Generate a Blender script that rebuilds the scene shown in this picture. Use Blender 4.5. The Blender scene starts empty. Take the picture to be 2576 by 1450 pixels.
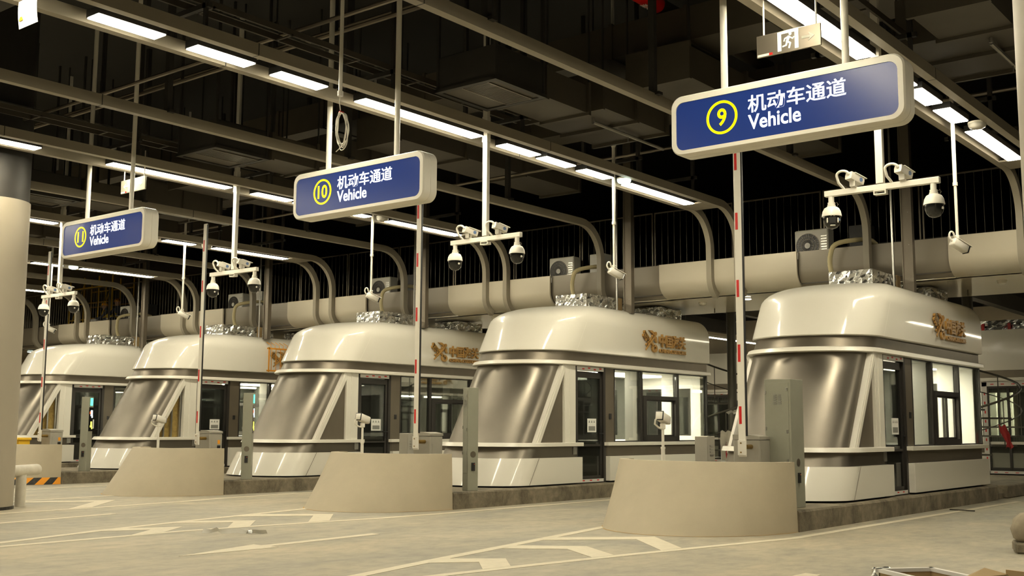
import bpy, math, random
from mathutils import Vector, Matrix
random.seed(7)
D = bpy.data
SC = bpy.context.scene
COL = SC.collection
PI = math.pi

# ------------------------------------------------------------------ camera
CAM_H = 1.35
def make_camera():
    f_px, pitch, roll, yaw = 2822.03, math.radians(7.1333), math.radians(0.2909), math.radians(-38.6018)
    cd = D.cameras.new('camera'); cd.sensor_width = 36.0; cd.lens = f_px / 2576 * 36.0
    cd.clip_start = 0.05; cd.clip_end = 200
    o = D.objects.new('camera', cd); COL.objects.link(o)
    fwd = Vector((math.sin(yaw) * math.cos(pitch), math.cos(yaw) * math.cos(pitch), math.sin(pitch)))
    right = Vector((math.cos(yaw), -math.sin(yaw), 0)); up = right.cross(fwd)
    r2 = right * math.cos(roll) + up * math.sin(roll); u2 = up * math.cos(roll) - right * math.sin(roll)
    m = Matrix((r2, u2, -fwd)).transposed().to_4x4(); m.translation = (0, 0, CAM_H)
    o.matrix_world = m
    SC.camera = o
make_camera()

# ------------------------------------------------------------------ world, exposure
w = D.worlds.new('world'); SC.world = w; w.use_nodes = True
w.node_tree.nodes['Background'].inputs[0].default_value = (0.9, 0.85, 0.7, 1)
w.node_tree.nodes['Background'].inputs[1].default_value = 0.004
SC.view_settings.view_transform = 'Standard'; SC.view_settings.look = 'None'
SC.view_settings.exposure = 0.42; SC.view_settings.gamma = 1.0; SC.view_settings.use_curve_mapping = False
cy = SC.cycles
cy.use_denoising = True
cy.max_bounces = 7; cy.diffuse_bounces = 3; cy.glossy_bounces = 4; cy.transmission_bounces = 6; cy.transparent_max_bounces = 12
cy.caustics_reflective = False; cy.caustics_refractive = False
cy.sample_clamp_indirect = 6.0
LAMP = 47.0                     # radiance of the ceiling lamps
LAMP_COL = (1.0, 0.905, 0.67)
BOOTH_LAMP = 34.0

# ------------------------------------------------------------------ materials
MATS = {}
def mat(name, col, rough=0.5, metal=0.0, var=0.0, vscale=4.0, bump=0.0, bscale=30.0, coat=0.0, stretch=(1, 1, 1), col2=None, spec=0.5, aniso=0.0):
    m = D.materials.new(name); m.use_nodes = True; nt = m.node_tree; b = nt.nodes['Principled BSDF']
    b.inputs['Base Color'].default_value = (*col, 1); b.inputs['Roughness'].default_value = rough
    b.inputs['Metallic'].default_value = metal; b.inputs['Specular IOR Level'].default_value = spec
    if coat: b.inputs['Coat Weight'].default_value = coat; b.inputs['Coat Roughness'].default_value = 0.07
    if aniso:
        b.inputs['Anisotropic'].default_value = aniso; b.inputs['Anisotropic Rotation'].default_value = 0.0
        tg = nt.nodes.new('ShaderNodeTangent'); tg.direction_type = 'RADIAL'; tg.axis = 'Z'; nt.links.new(tg.outputs[0], b.inputs['Tangent'])
    tc = nt.nodes.new('ShaderNodeTexCoord'); mp = nt.nodes.new('ShaderNodeMapping'); mp.inputs['Scale'].default_value = stretch
    nt.links.new(tc.outputs['Object'], mp.inputs[0])
    if var or col2:
        n = nt.nodes.new('ShaderNodeTexNoise'); n.inputs['Scale'].default_value = vscale; n.inputs['Detail'].default_value = 6; n.inputs['Roughness'].default_value = 0.62
        nt.links.new(mp.outputs[0], n.inputs['Vector'])
        r = nt.nodes.new('ShaderNodeValToRGB'); r.color_ramp.elements[0].position = 0.32; r.color_ramp.elements[1].position = 0.68
        c2 = col2 or tuple(min(1, c * (1 + var)) for c in col); c1 = col if col2 else tuple(c * (1 - var) for c in col)
        r.color_ramp.elements[0].color = (*c1, 1); r.color_ramp.elements[1].color = (*c2, 1)
        nt.links.new(n.outputs['Fac'], r.inputs[0]); nt.links.new(r.outputs[0], b.inputs['Base Color'])
    if bump:
        n2 = nt.nodes.new('ShaderNodeTexNoise'); n2.inputs['Scale'].default_value = bscale; n2.inputs['Detail'].default_value = 4
        nt.links.new(mp.outputs[0], n2.inputs['Vector'])
        bp = nt.nodes.new('ShaderNodeBump'); bp.inputs['Strength'].default_value = bump; bp.inputs['Distance'].default_value = 0.02
        nt.links.new(n2.outputs['Fac'], bp.inputs['Height']); nt.links.new(bp.outputs[0], b.inputs['Normal'])
    MATS[name] = m
    return m
def emit(name, col, strength):
    m = D.materials.new(name); m.use_nodes = True; nt = m.node_tree; b = nt.nodes['Principled BSDF']
    b.inputs['Base Color'].default_value = (*[c * 0.8 for c in col], 1); b.inputs['Roughness'].default_value = 0.25
    b.inputs['Emission Color'].default_value = (*col, 1); b.inputs['Emission Strength'].default_value = strength
    MATS[name] = m
    return m
def glass(name, tint, opac, rough=0.02):
    # thin architectural glass: clear part plus a mirror part by Fresnel
    m = D.materials.new(name); m.use_nodes = True; nt = m.node_tree; nt.nodes.remove(nt.nodes['Principled BSDF'])
    out = nt.nodes['Material Output']
    tr = nt.nodes.new('ShaderNodeBsdfTransparent'); tr.inputs[0].default_value = (*tint, 1)
    gl = nt.nodes.new('ShaderNodeBsdfGlossy'); gl.inputs['Roughness'].default_value = rough; gl.inputs[0].default_value = (0.9, 0.9, 0.9, 1)
    df = nt.nodes.new('ShaderNodeBsdfDiffuse'); df.inputs[0].default_value = (0.3, 0.3, 0.27, 1)
    lw = nt.nodes.new('ShaderNodeLayerWeight'); lw.inputs[0].default_value = 0.5
    mul = nt.nodes.new('ShaderNodeMapRange'); mul.inputs['To Min'].default_value = 0.055; mul.inputs['To Max'].default_value = 0.6; mul.inputs['From Min'].default_value = 0.12
    nt.links.new(lw.outputs['Fresnel'], mul.inputs[0])
    m1 = nt.nodes.new('ShaderNodeMixShader'); m1.inputs[0].default_value = opac
    nt.links.new(tr.outputs[0], m1.inputs[1]); nt.links.new(df.outputs[0], m1.inputs[2])
    m2 = nt.nodes.new('ShaderNodeMixShader'); nt.links.new(mul.outputs[0], m2.inputs[0])
    nt.links.new(m1.outputs[0], m2.inputs[1]); nt.links.new(gl.outputs[0], m2.inputs[2])
    nt.links.new(m2.outputs[0], out.inputs[0])
    MATS[name] = m
    return m

mat('white_panel', (0.72, 0.69, 0.61), 0.38, coat=0.55, spec=0.3)
mat('white_trim', (0.74, 0.71, 0.63), 0.3)
mat('white_inner', (0.82, 0.80, 0.74), 0.5)
mat('steel', (0.215, 0.192, 0.158), 0.36, metal=0.78, var=0.04, vscale=2.5, bump=0.006, bscale=5, aniso=0.85)
mat('steel_dark', (0.19, 0.165, 0.13), 0.38, metal=0.75, var=0.06, vscale=2)
mat('brown_panel', (0.135, 0.112, 0.082), 0.42, metal=0.3, var=0.06, vscale=2)
mat('dark_frame', (0.035, 0.031, 0.027), 0.4, metal=0.3)
mat('black', (0.012, 0.012, 0.012), 0.4)
mat('black_gloss', (0.010, 0.010, 0.010), 0.12, coat=0.5)
mat('beam_paint', (0.27, 0.24, 0.185), 0.42, var=0.03, vscale=1.5)
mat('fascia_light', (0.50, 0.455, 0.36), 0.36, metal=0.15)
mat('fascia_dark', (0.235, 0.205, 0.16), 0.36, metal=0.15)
mat('soffit', (0.78, 0.70, 0.54), 0.16, coat=0.35)
mat('beige_plaster', (0.42, 0.365, 0.265), 0.7, var=0.05, vscale=1.6, bump=0.03, bscale=40)
mat('column_paint', (0.36, 0.32, 0.25), 0.55, var=0.03, vscale=1.2)
mat('cream_metal', (0.78, 0.75, 0.67), 0.35)
mat('cabinet_grey', (0.30, 0.30, 0.24), 0.42, metal=0.25, var=0.05, vscale=3)
mat('box_grey', (0.40, 0.38, 0.325), 0.38, metal=0.35, var=0.04, vscale=4)
mat('galvanised', (0.42, 0.41, 0.38), 0.3, metal=0.9, var=0.1, vscale=10)
mat('duct_black', (0.024, 0.022, 0.019), 0.55, var=0.2, vscale=2)
mat('duct_brown', (0.060, 0.051, 0.037), 0.6, var=0.12, vscale=1.2)
mat('ceiling_black', (0.014, 0.013, 0.011), 0.8)
mat('wall_dim', (0.16, 0.14, 0.11), 0.8, var=0.05)
mat('wall_beige', (0.46, 0.40, 0.30), 0.7, var=0.04)
mat('red_tape', (0.62, 0.012, 0.008), 0.35)
mat('brass', (0.26, 0.17, 0.05), 0.4, metal=0.8)
mat('gold_wood', (0.42, 0.235, 0.065), 0.42, var=0.12, vscale=14)
mat('orange', (0.80, 0.33, 0.02), 0.5)
mat('hazard_orange', (0.85, 0.33, 0.015), 0.6)
mat('hazard_black', (0.030, 0.029, 0.026), 0.7, var=0.5, vscale=12)
mat('yellow_plastic', (0.75, 0.45, 0.02), 0.45)
mat('hivis', (0.55, 0.38, 0.02), 0.8)
mat('helmet', (0.75, 0.33, 0.01), 0.35)
mat('skin', (0.36, 0.20, 0.12), 0.6)
mat('trouser', (0.03, 0.035, 0.05), 0.9)
mat('paper', (0.80, 0.79, 0.75), 0.7)
mat('print_grey', (0.22, 0.22, 0.20), 0.7)
mat('hose', (0.52, 0.45, 0.26), 0.7)
mat('foil', (0.72, 0.72, 0.69), 0.24, metal=1.0, bump=0.9, bscale=9)
mat('cardboard', (0.36, 0.25, 0.12), 0.8, var=0.1)
mat('insulation', (0.36, 0.25, 0.075), 0.9, var=0.25, vscale=14, bump=0.4, bscale=20)
mat('tape_film', (0.66, 0.64, 0.60), 0.4)
mat('plastic_film', (0.6, 0.58, 0.52), 0.2, coat=0.3)
mat('road_paint', (0.60, 0.545, 0.42), 0.6, var=0.07, vscale=9)
mat('stair_steel', (0.075, 0.068, 0.052), 0.5, metal=0.3)
mat('ground_stain', (0.55, 0.30, 0.05), 0.9)
mat('cloth_grey', (0.48, 0.44, 0.36), 0.9, var=0.1)
mat('cloth_red', (0.30, 0.02, 0.02), 0.8)
mat('pipe_white', (0.62, 0.58, 0.49), 0.5, var=0.12, vscale=5)
mat('blue_emblem', (0.10, 0.17, 0.34), 0.4)
mat('ac_white', (0.62, 0.60, 0.53), 0.4)
mat('clear_cover', (0.45, 0.43, 0.38), 0.3)
mat('inner_dark', (0.10, 0.09, 0.075), 0.7)
emit('lamp_panel', LAMP_COL, LAMP)
emit('booth_lamp', (1.0, 0.93, 0.74), BOOTH_LAMP)
emit('downlight', (1.0, 0.98, 0.85), 9.0)
emit('emergency_lamp', (0.80, 1.0, 0.86), 4.0)
emit('sign_blue', (0.0075, 0.021, 0.105), 0.80)
emit('sign_white', (0.92, 0.95, 1.0), 1.15)
emit('sign_yellow', (1.0, 0.86, 0.0), 0.78)
emit('led_green', (0.10, 0.95, 0.62), 1.6)
emit('led_white', (0.75, 0.92, 1.0), 2.2)
emit('led_yellow', (0.95, 1.0, 0.10), 1.6)
emit('led_red', (1.0, 0.12, 0.02), 1.3)
emit('exit_green', (0.35, 0.95, 0.40), 0.9)
emit('exit_white', (0.95, 1.0, 0.85), 0.55)
emit('exit_plain', (0.5, 0.5, 0.4), 0.02)
emit('rear_lamp', (1.0, 0.90, 0.66), 26.0)
glass('glass_clear', (0.93, 0.95, 0.92), 0.02)
glass('glass_grey', (0.62, 0.64, 0.60), 0.05)
glass('glass_dark', (0.30, 0.31, 0.29), 0.04)

def special_mats():
    # floor: worn concrete with long grey mottling and a warm dust tint
    m = mat('floor_concrete', (0.4, 0.36, 0.27), 0.6); nt = m.node_tree; b = nt.nodes['Principled BSDF']
    tc = nt.nodes.new('ShaderNodeTexCoord')
    def noise(sc, det, rough, stretch, dist=0.0):
        mp = nt.nodes.new('ShaderNodeMapping'); mp.inputs['Scale'].default_value = stretch
        nt.links.new(tc.outputs['Object'], mp.inputs[0])
        n = nt.nodes.new('ShaderNodeTexNoise'); n.inputs['Scale'].default_value = sc; n.inputs['Detail'].default_value = det; n.inputs['Roughness'].default_value = rough; n.inputs['Distortion'].default_value = dist
        nt.links.new(mp.outputs[0], n.inputs['Vector']); return n
    n1 = noise(0.9, 8, 0.62, (1, 0.55, 1), 0.6); n2 = noise(5.0, 8, 0.7, (1.2, 0.7, 1)); n3 = noise(0.25, 3, 0.5, (1, 1, 1))
    r1 = nt.nodes.new('ShaderNodeValToRGB'); e = r1.color_ramp.elements
    e[0].position = 0.33; e[0].color = (0.262, 0.250, 0.210, 1); e[1].position = 0.64; e[1].color = (0.392, 0.352, 0.268, 1)
    nt.links.new(n1.outputs['Fac'], r1.inputs[0])
    r2 = nt.nodes.new('ShaderNodeValToRGB'); e = r2.color_ramp.elements
    e[0].position = 0.33; e[0].color = (0.80, 0.81, 0.82, 1); e[1].position = 0.57; e[1].color = (1.06, 1.05, 1.03, 1)
    nt.links.new(n2.outputs['Fac'], r2.inputs[0])
    mx = nt.nodes.new('ShaderNodeMix'); mx.data_type = 'RGBA'; mx.blend_type = 'MULTIPLY'; mx.inputs[0].default_value = 1.0
    nt.links.new(r1.outputs[0], mx.inputs[6]); nt.links.new(r2.outputs[0], mx.inputs[7])
    r3 = nt.nodes.new('ShaderNodeValToRGB'); e = r3.color_ramp.elements
    e[0].position = 0.35; e[0].color = (0.93, 0.95, 0.98, 1); e[1].position = 0.6; e[1].color = (1.05, 1.02, 0.96, 1)
    nt.links.new(n3.outputs['Fac'], r3.inputs[0])
    mx2 = nt.nodes.new('ShaderNodeMix'); mx2.data_type = 'RGBA'; mx2.blend_type = 'MULTIPLY'; mx2.inputs[0].default_value = 1.0
    nt.links.new(mx.outputs[2], mx2.inputs[6]); nt.links.new(r3.outputs[0], mx2.inputs[7])
    nt.links.new(mx2.outputs[2], b.inputs['Base Color'])
    bp = nt.nodes.new('ShaderNodeBump'); bp.inputs['Strength'].default_value = 0.06; bp.inputs['Distance'].default_value = 0.02
    nt.links.new(n2.outputs['Fac'], bp.inputs['Height']); nt.links.new(bp.outputs[0], b.inputs['Normal'])
    # kerb: damp, chipped raw concrete
    m = mat('kerb_concrete', (0.2, 0.17, 0.12), 0.85); nt = m.node_tree; b = nt.nodes['Principled BSDF']
    tc = nt.nodes.new('ShaderNodeTexCoord'); 
    n1 = noise(1.6, 8, 0.7, (1, 1, 0.7)); n2 = noise(4, 8, 0.75, (1, 1, 0.9), 0.6)
    r1 = nt.nodes.new('ShaderNodeValToRGB'); e = r1.color_ramp.elements
    e[0].position = 0.36; e[0].color = (0.065, 0.053, 0.034, 1); e[1].position = 0.64; e[1].color = (0.30, 0.255, 0.18, 1)
    mth = nt.nodes.new('ShaderNodeMath'); mth.operation = 'MULTIPLY_ADD'; mth.inputs[1].default_value = 0.45
    nt.links.new(n2.outputs['Fac'], mth.inputs[0])
    sc = nt.nodes.new('ShaderNodeMath'); sc.operation = 'MULTIPLY'; sc.inputs[1].default_value = 0.55
    nt.links.new(n1.outputs['Fac'], sc.inputs[0]); nt.links.new(sc.outputs[0], mth.inputs[2])
    nt.links.new(mth.outputs[0], r1.inputs[0]); nt.links.new(r1.outputs[0], b.inputs['Base Color'])
    bp = nt.nodes.new('ShaderNodeBump'); bp.inputs['Strength'].default_value = 0.5; bp.inputs['Distance'].default_value = 0.03
    nt.links.new(n2.outputs['Fac'], bp.inputs['Height']); nt.links.new(bp.outputs[0], b.inputs['Normal'])
special_mats()

# ------------------------------------------------------------------ mesh builder
class MB:
    def __init__(s): s.v = []; s.f = []; s.mi = []; s.m = 0; s.T = None
    def setm(s, i): s.m = i; return s
    def add(s, vs, fs):
        n = len(s.v)
        if s.T is not None: vs = [tuple(s.T @ Vector(p)) for p in vs]
        s.v += [tuple(p) for p in vs]; s.f += [tuple(n + i for i in f) for f in fs]; s.mi += [s.m] * len(fs)
        return s
    def box(s, x0, x1, y0, y1, z0, z1, b=0.0):
        if x0 > x1: x0, x1 = x1, x0
        if y0 > y1: y0, y1 = y1, y0
        if z0 > z1: z0, z1 = z1, z0
        b = min(b, (x1 - x0) * .45, (y1 - y0) * .45, (z1 - z0) * .45)
        if b <= 0:
            vs = [(x, y, z) for x in (x0, x1) for y in (y0, y1) for z in (z0, z1)]
            return s.add(vs, [(0, 1, 3, 2), (4, 6, 7, 5), (0, 4, 5, 1), (2, 3, 7, 6), (0, 2, 6, 4), (1, 5, 7, 3)])
        c = ((x0 + x1) / 2, (y0 + y1) / 2, (z0 + z1) / 2); h = ((x1 - x0) / 2, (y1 - y0) / 2, (z1 - z0) / 2)
        vs = []; idx = {}
        for sx in (-1, 1):
            for sy in (-1, 1):
                for sz in (-1, 1):
                    for a in range(3):
                        p = [c[i] + (sx, sy, sz)[i] * (h[i] - (0 if i == a else b)) for i in range(3)]
                        idx[(sx, sy, sz, a)] = len(vs); vs.append(p)
        fs = []
        for a in range(3):
            o = [i for i in range(3) if i != a]
            for sg in (-1, 1):
                q = []
                for (u, v) in ((-1, -1), (1, -1), (1, 1), (-1, 1)):
                    k = [0, 0, 0]; k[a] = sg; k[o[0]] = u; k[o[1]] = v; q.append(idx[(*k, a)])
                if (sg < 0) != (a == 1): q.reverse()
                fs.append(q)
        for a in range(3):
            for bb in range(a + 1, 3):
                cc = 3 - a - bb
                for sa in (-1, 1):
                    for sb in (-1, 1):
                        def K(t, w):
                            k = [0, 0, 0]; k[a] = sa; k[bb] = sb; k[cc] = t; return idx[(*k, w)]
                        fs.append([K(-1, a), K(1, a), K(1, bb), K(-1, bb)])
        for sx in (-1, 1):
            for sy in (-1, 1):
                for sz in (-1, 1): fs.append([idx[(sx, sy, sz, a)] for a in range(3)])
        return s.add(vs, fs)
    def prism(s, poly, axis, a0, a1):
        n = len(poly)
        def P(u, v, a): return (a, u, v) if axis == 'x' else (u, a, v) if axis == 'y' else (u, v, a)
        vs = [P(u, v, a0) for u, v in poly] + [P(u, v, a1) for u, v in poly]
        fs = [tuple(range(n - 1, -1, -1)), tuple(range(n, 2 * n))] + [(i, (i + 1) % n, n + (i + 1) % n, n + i) for i in range(n)]
        return s.add(vs, fs)
    def loft(s, rings, closed=True, cap0=True, cap1=True):
        n = len(rings[0]); vs = [p for r in rings for p in r]; fs = []
        for k in range(len(rings) - 1):
            for i in range(n if closed else n - 1):
                j = (i + 1) % n; fs.append((k * n + i, k * n + j, (k + 1) * n + j, (k + 1) * n + i))
        if cap0: fs.append(tuple(range(n - 1, -1, -1)))
        if cap1: fs.append(tuple((len(rings) - 1) * n + i for i in range(n)))
        return s.add(vs, fs)
    def tube(s, path, r, n=10, cap=True, closed=False):
        pts = [Vector(p) for p in path]; R = r if isinstance(r, (list, tuple)) else [r] * len(pts)
        rings = []; up = None
        for i, p in enumerate(pts):
            if closed: t = (pts[(i + 1) % len(pts)] - pts[i - 1]).normalized()
            else: t = (pts[min(i + 1, len(pts) - 1)] - pts[max(i - 1, 0)]).normalized()
            if up is None:
                up = Vector((0, 0, 1)) if abs(t.z) < 0.9 else Vector((0, 1, 0))
            u = (up - t * up.dot(t)).normalized(); v = t.cross(u); up = u
            rings.append([tuple(p + (u * math.cos(2 * PI * k / n) + v * math.sin(2 * PI * k / n)) * R[i]) for k in range(n)])
        if closed: rings.append(rings[0])
        return s.loft(rings, True, cap and not closed, cap and not closed)
    def lathe(s, prof, c=(0, 0, 0), n=24, cap0=True, cap1=True):
        rings = [[(c[0] + r * math.cos(2 * PI * k / n), c[1] + r * math.sin(2 * PI * k / n), c[2] + z) for k in range(n)] for r, z in prof]
        return s.loft(rings, True, cap0, cap1)
    def sweep(s, path, sec):
        # path in the y-z plane at x = 0; sec = (x, offset along the path normal)
        rings = []
        for i, (y, z) in enumerate(path):
            a = path[max(i - 1, 0)]; b = path[min(i + 1, len(path) - 1)]
            ty, tz = b[0] - a[0], b[1] - a[1]; L = math.hypot(ty, tz); ny, nz = -tz / L, ty / L
            rings.append([(x, y + ny * o, z + nz * o) for x, o in sec])
        return s.loft(rings)
    def build(s, name, m, parent=None, smooth=None, off=None, loc=None):
        me = D.meshes.new(name)
        vs = s.v if off is None else [(p[0] - off[0], p[1] - off[1], p[2] - off[2]) for p in s.v]
        me.from_pydata(vs, [], s.f)
        ms = m if isinstance(m, (list, tuple)) else [m]
        for q in ms: me.materials.append(MATS[q] if isinstance(q, str) else q)
        if len(ms) > 1: me.polygons.foreach_set('material_index', s.mi)
        import bmesh
        bm = bmesh.new(); bm.from_mesh(me); bmesh.ops.recalc_face_normals(bm, faces=bm.faces); bm.to_mesh(me); bm.free()
        if smooth is not None:
            me.shade_smooth(); me.set_sharp_from_angle(angle=math.radians(smooth))
        me.update()
        o = D.objects.new(name, me); COL.objects.link(o)
        if parent is not None: o.parent = parent
        if loc is not None: o.location = loc
        return o

def tag(o, label=None, cat=None, group=None, kind=None):
    if label: o['label'] = label
    if cat: o['category'] = cat
    if group: o['group'] = group
    if kind: o['kind'] = kind
    return o
def thing(name, label, cat, loc=(0, 0, 0), rz=0.0, group=None):
    o = D.objects.new(name, None); COL.objects.link(o); o.location = loc; o.rotation_euler = (0, 0, rz)
    o.empty_display_size = 0.1
    return tag(o, label, cat, group)
def struct(name, mb, m, smooth=None):
    return tag(mb.build(name, m, smooth=smooth), kind='structure')
def copy_tree(o, parent=None, skip=()):
    c = o.copy(); COL.objects.link(c)
    if parent is not None: c.parent = parent
    for ch in list(o.children):
        if ch.name.split('.')[0] in skip: continue
        copy_tree(ch, c, skip)
    return c
def rrect(x0, x1, z0, z1, r, n=6):
    p = []
    for cx, cz, a0 in ((x1 - r, z1 - r, 0), (x0 + r, z1 - r, 90), (x0 + r, z0 + r, 180), (x1 - r, z0 + r, 270)):
        for k in range(n + 1):
            a = math.radians(a0 + 90 * k / n); p.append((cx + r * math.cos(a), cz + r * math.sin(a)))
    return p
def text_mesh(name, body, size, m, parent, mtx, bold=0.0, extrude=0.004, fit_w=None, fit_h=None):
    cu = D.curves.new(name, 'FONT'); cu.body = body; cu.size = size; cu.extrude = extrude; cu.offset = bold; cu.resolution_u = 4
    o = D.objects.new(name + '_tmp', cu); COL.objects.link(o); bpy.context.view_layer.update()
    me = D.meshes.new_from_object(o.evaluated_get(bpy.context.evaluated_depsgraph_get()))
    D.objects.remove(o); D.curves.remove(cu)
    xs = [v.co.x for v in me.vertices]; ys = [v.co.y for v in me.vertices]
    sx = (fit_w / (max(xs) - min(xs))) if fit_w else 1; sy = (fit_h / (max(ys) - min(ys))) if fit_h else sx
    if not fit_w: sx = sy
    for v in me.vertices:
        v.co = mtx @ Vector(((v.co.x - min(xs)) * sx, (v.co.y - min(ys)) * sy, v.co.z))
    me.materials.clear(); me.materials.append(MATS[m]); me.name = name
    o = D.objects.new(name, me); COL.objects.link(o)
    if parent is not None: o.parent = parent
    return o
# a text plane looking towards -Y: text x -> +X, text y -> +Z, thickness -> -Y
FRONT = lambda x, y, z: Matrix(((1, 0, 0, x), (0, 0, -1, y), (0, 1, 0, z), (0, 0, 0, 1)))
# looking towards +X: text x -> +Y, text y -> +Z, thickness -> +X
RIGHT = lambda x, y, z: Matrix(((0, 0, 1, x), (1, 0, 0, y), (0, 1, 0, z), (0, 0, 0, 1)))

P = 6.12                                   # distance between the lanes
LANE = ['nine', 'ten', 'eleven', 'twelve', 'thirteen']

# ================================================================== THE SETTING
floor = struct('floor', MB().box(-46, 16, -24, 47, -0.2, 0), 'floor_concrete')
struct('ceiling', MB().box(-46, 16, -24, 47, 9.2, 9.4), 'ceiling_black')
struct('wall_rear', MB().box(-46, 16, 46.8, 47, 0, 9.2), 'wall_dim')
struct('wall_left', MB().box(-46, -45.8, -24, 46.8, 0, 9.2), 'wall_beige')
struct('wall_right', MB().box(15.8, 16, -24, 46.8, 0, 9.2), 'wall_dim')
struct('wall_front', MB().box(-45.8, 15.8, -24, -23.8, 0, 9.2), 'wall_dim')

def marking(poly, m='road_paint', z=0.004):
    # paint is a thin skin on the floor
    a = sum(poly[i][0] * poly[(i + 1) % len(poly)][1] - poly[(i + 1) % len(poly)][0] * poly[i][1] for i in range(len(poly)))
    if a < 0: poly = poly[::-1]
    return MB().prism(poly, 'z', 0.0005, z).build('road_marking', m, floor)
def stripe(pts, w, m='road_paint'):
    L = []; R = []
    for i, p in enumerate(pts):
        a = Vector(pts[max(i - 1, 0)]); b = Vector(pts[min(i + 1, len(pts) - 1)]); t = (b - a).normalized(); n = Vector((-t.y, t.x))
        L.append(tuple(Vector(p) + n * w / 2)); R.append(tuple(Vector(p) - n * w / 2))
    return marking(L + R[::-1], m)
for k in range(-1, 4):
    dx = -P * k
    # hatched lead-in wedge before each island: two borders and three chevrons
    if k in (-1, 0):
        left = [(-8.93, 13.7), (-8.80, 12.9), (-8.42, 11.0), (-8.02, 9.0), (-7.67, 7.4), (-7.2, 5.2)]
        right = [(-6.03, 23.2), (-6.12, 17.0), (-6.16, 13.4), (-6.40, 12.18), (-6.72, 10.5), (-6.96, 8.95), (-7.11, 7.85), (-7.3, 6.3)]
        ch = [[(-8.47, 11.48), (-7.57, 12.39), (-6.62, 11.42), (-6.67, 11.05), (-7.57, 11.96), (-8.40, 11.08)],
              [(-8.23, 10.40), (-7.56, 10.87), (-6.81, 10.31), (-6.86, 9.97), (-7.55, 10.48), (-8.14, 10.05)],
              [(-7.94, 8.90), (-7.49, 9.30), (-7.04, 8.82), (-7.09, 8.45), (-7.50, 8.88), (-7.84, 8.49)]]
        if k == -1: left = left[:5]; right = [(-6.05, 23), (-6.12, 17)]; ch = []
    elif k == 1:
        left = [(-14.72, 13.35), (-14.47, 12.5), (-14.24, 11.45), (-13.85, 9.75), (-13.44, 8.25), (-12.9, 6.65), (-12.4, 5.3)]
        right = [(-12.1, 23.2), (-12.12, 16.0), (-12.15, 13.4), (-12.20, 12.17), (-12.38, 10.95), (-12.55, 9.6), (-12.6, 8.9), (-12.55, 8.0), (-12.5, 6.5), (-12.4, 5.3)]
        ch = [[(-14.23, 11.40), (-13.32, 12.23), (-12.42, 11.33), (-12.45, 10.95), (-13.30, 11.80), (-14.06, 10.88)],
              [(-13.82, 9.98), (-13.24, 10.65), (-12.52, 9.97), (-12.52, 9.59), (-13.23, 10.24), (-13.73, 9.57)],
              [(-13.49, 8.70), (-13.14, 9.33), (-12.62, 8.66), (-12.57, 8.15), (-13.06, 8.78), (-13.36, 8.24)]]
        left = [(x, y) for x, y in left]; dx = 0
    else:
        ox = -18.3 + 12.2 if k == 2 else -24.5 + 12.2
        left = [(-20.05, 12.7), (-19.75, 10.6), (-19.4, 9.0), (-18.9, 7.2)]
        right = [(-18.25, 23.2), (-18.1, 16.0), (-17.8, 13.5), (-17.55, 12.45), (-17.3, 10.6), (-17.15, 8.85), (-17.0, 6.8)]
        ch = [[(-19.63, 10.5), (-18.76, 11.84), (-17.41, 10.55), (-17.31, 10.07), (-18.62, 11.33), (-19.31, 10.3)]]
        dx = 0 if k == 2 else -5.6
    if len(left) > 1: stripe([(x + dx, y) for x, y in left], 0.14)
    stripe([(x + dx, y) for x, y in right], 0.13)
    for c in ch: marking([(x + dx, y) for x, y in c], z=0.005)
marking([(-10.20, 7.21), (-10.58, 8.49), (-10.43, 8.48), (-10.55, 10.36), (-10.39, 10.34), (-10.28, 8.50), (-10.14, 8.49)])   # straight-ahead arrow
stripe([(-15.2, 6.2), (-15.49, 8.0), (-15.87, 10.0)], 0.14)
marking([(-4.61, 10.01), (-4.60, 10.24), (-4.44, 10.21), (-4.35, 9.3), (-4.5, 8.9)])

# round concrete columns
def round_column(n, x, y, r, collar):
    mb = MB().lathe([(r + .012, 0), (r + .012, .05)], (x, y, 0), 40).build('skirting', 'black', None)
    o = MB().lathe([(r, 0.0), (r, collar), (r - .02, collar)], (x, y, 0), 48).build('column_%d' % n, 'column_paint', smooth=40)
    tag(o, kind='structure'); mb.parent = o
    if collar < 9: MB().lathe([(r - .02, collar), (r - .02, 9.2)], (x, y, 0), 32).build('column_shaft', 'duct_black', o, smooth=40)
    return o
round_column(1, -18.38, 9.02, 0.60, 5.08)
round_column(2, -1.62, 9.14, 0.60, 9.2)

# mezzanine edge: cladding panels with a rounded lower lip, raised light ones and recessed dark ones
def lip_profile(y0, th=0.05):
    out = [(y0, 4.88), (y0, 4.50)]
    for k in range(1, 9):
        a = PI / 2 * k / 8; out.append((y0 + .42 * (1 - math.cos(a)), 4.50 - .34 * math.sin(a)))
    out.append((y0 + .55, 4.16))
    inn = [(y + (th if i < 6 else 0), z + (th if i >= 6 else 0)) for i, (y, z) in enumerate(out)]
    return out, inn
def lip_panel(n, x0, x1, y0, m):
    out, inn = lip_profile(y0)
    rings = [[(x, y, z) for (y, z) in out + inn[::-1]] for x in (x0, x1)]
    mb = MB().loft(rings)
    return struct('trim_%d' % n, mb, m, smooth=30)
tn = 1
for k in range(-2, 6):
    xl, xr = -12.53 - P * k, -9.36 - P * k
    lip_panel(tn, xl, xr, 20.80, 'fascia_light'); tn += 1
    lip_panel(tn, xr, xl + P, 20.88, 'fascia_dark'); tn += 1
struct('trim_90', MB().box(-46, 4, 21.2, 24.35, 4.16, 4.20), 'soffit')
struct('trim_91', MB().box(-46, 4, 21.0, 24.3, 4.24, 4.75), 'duct_brown')

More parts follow.
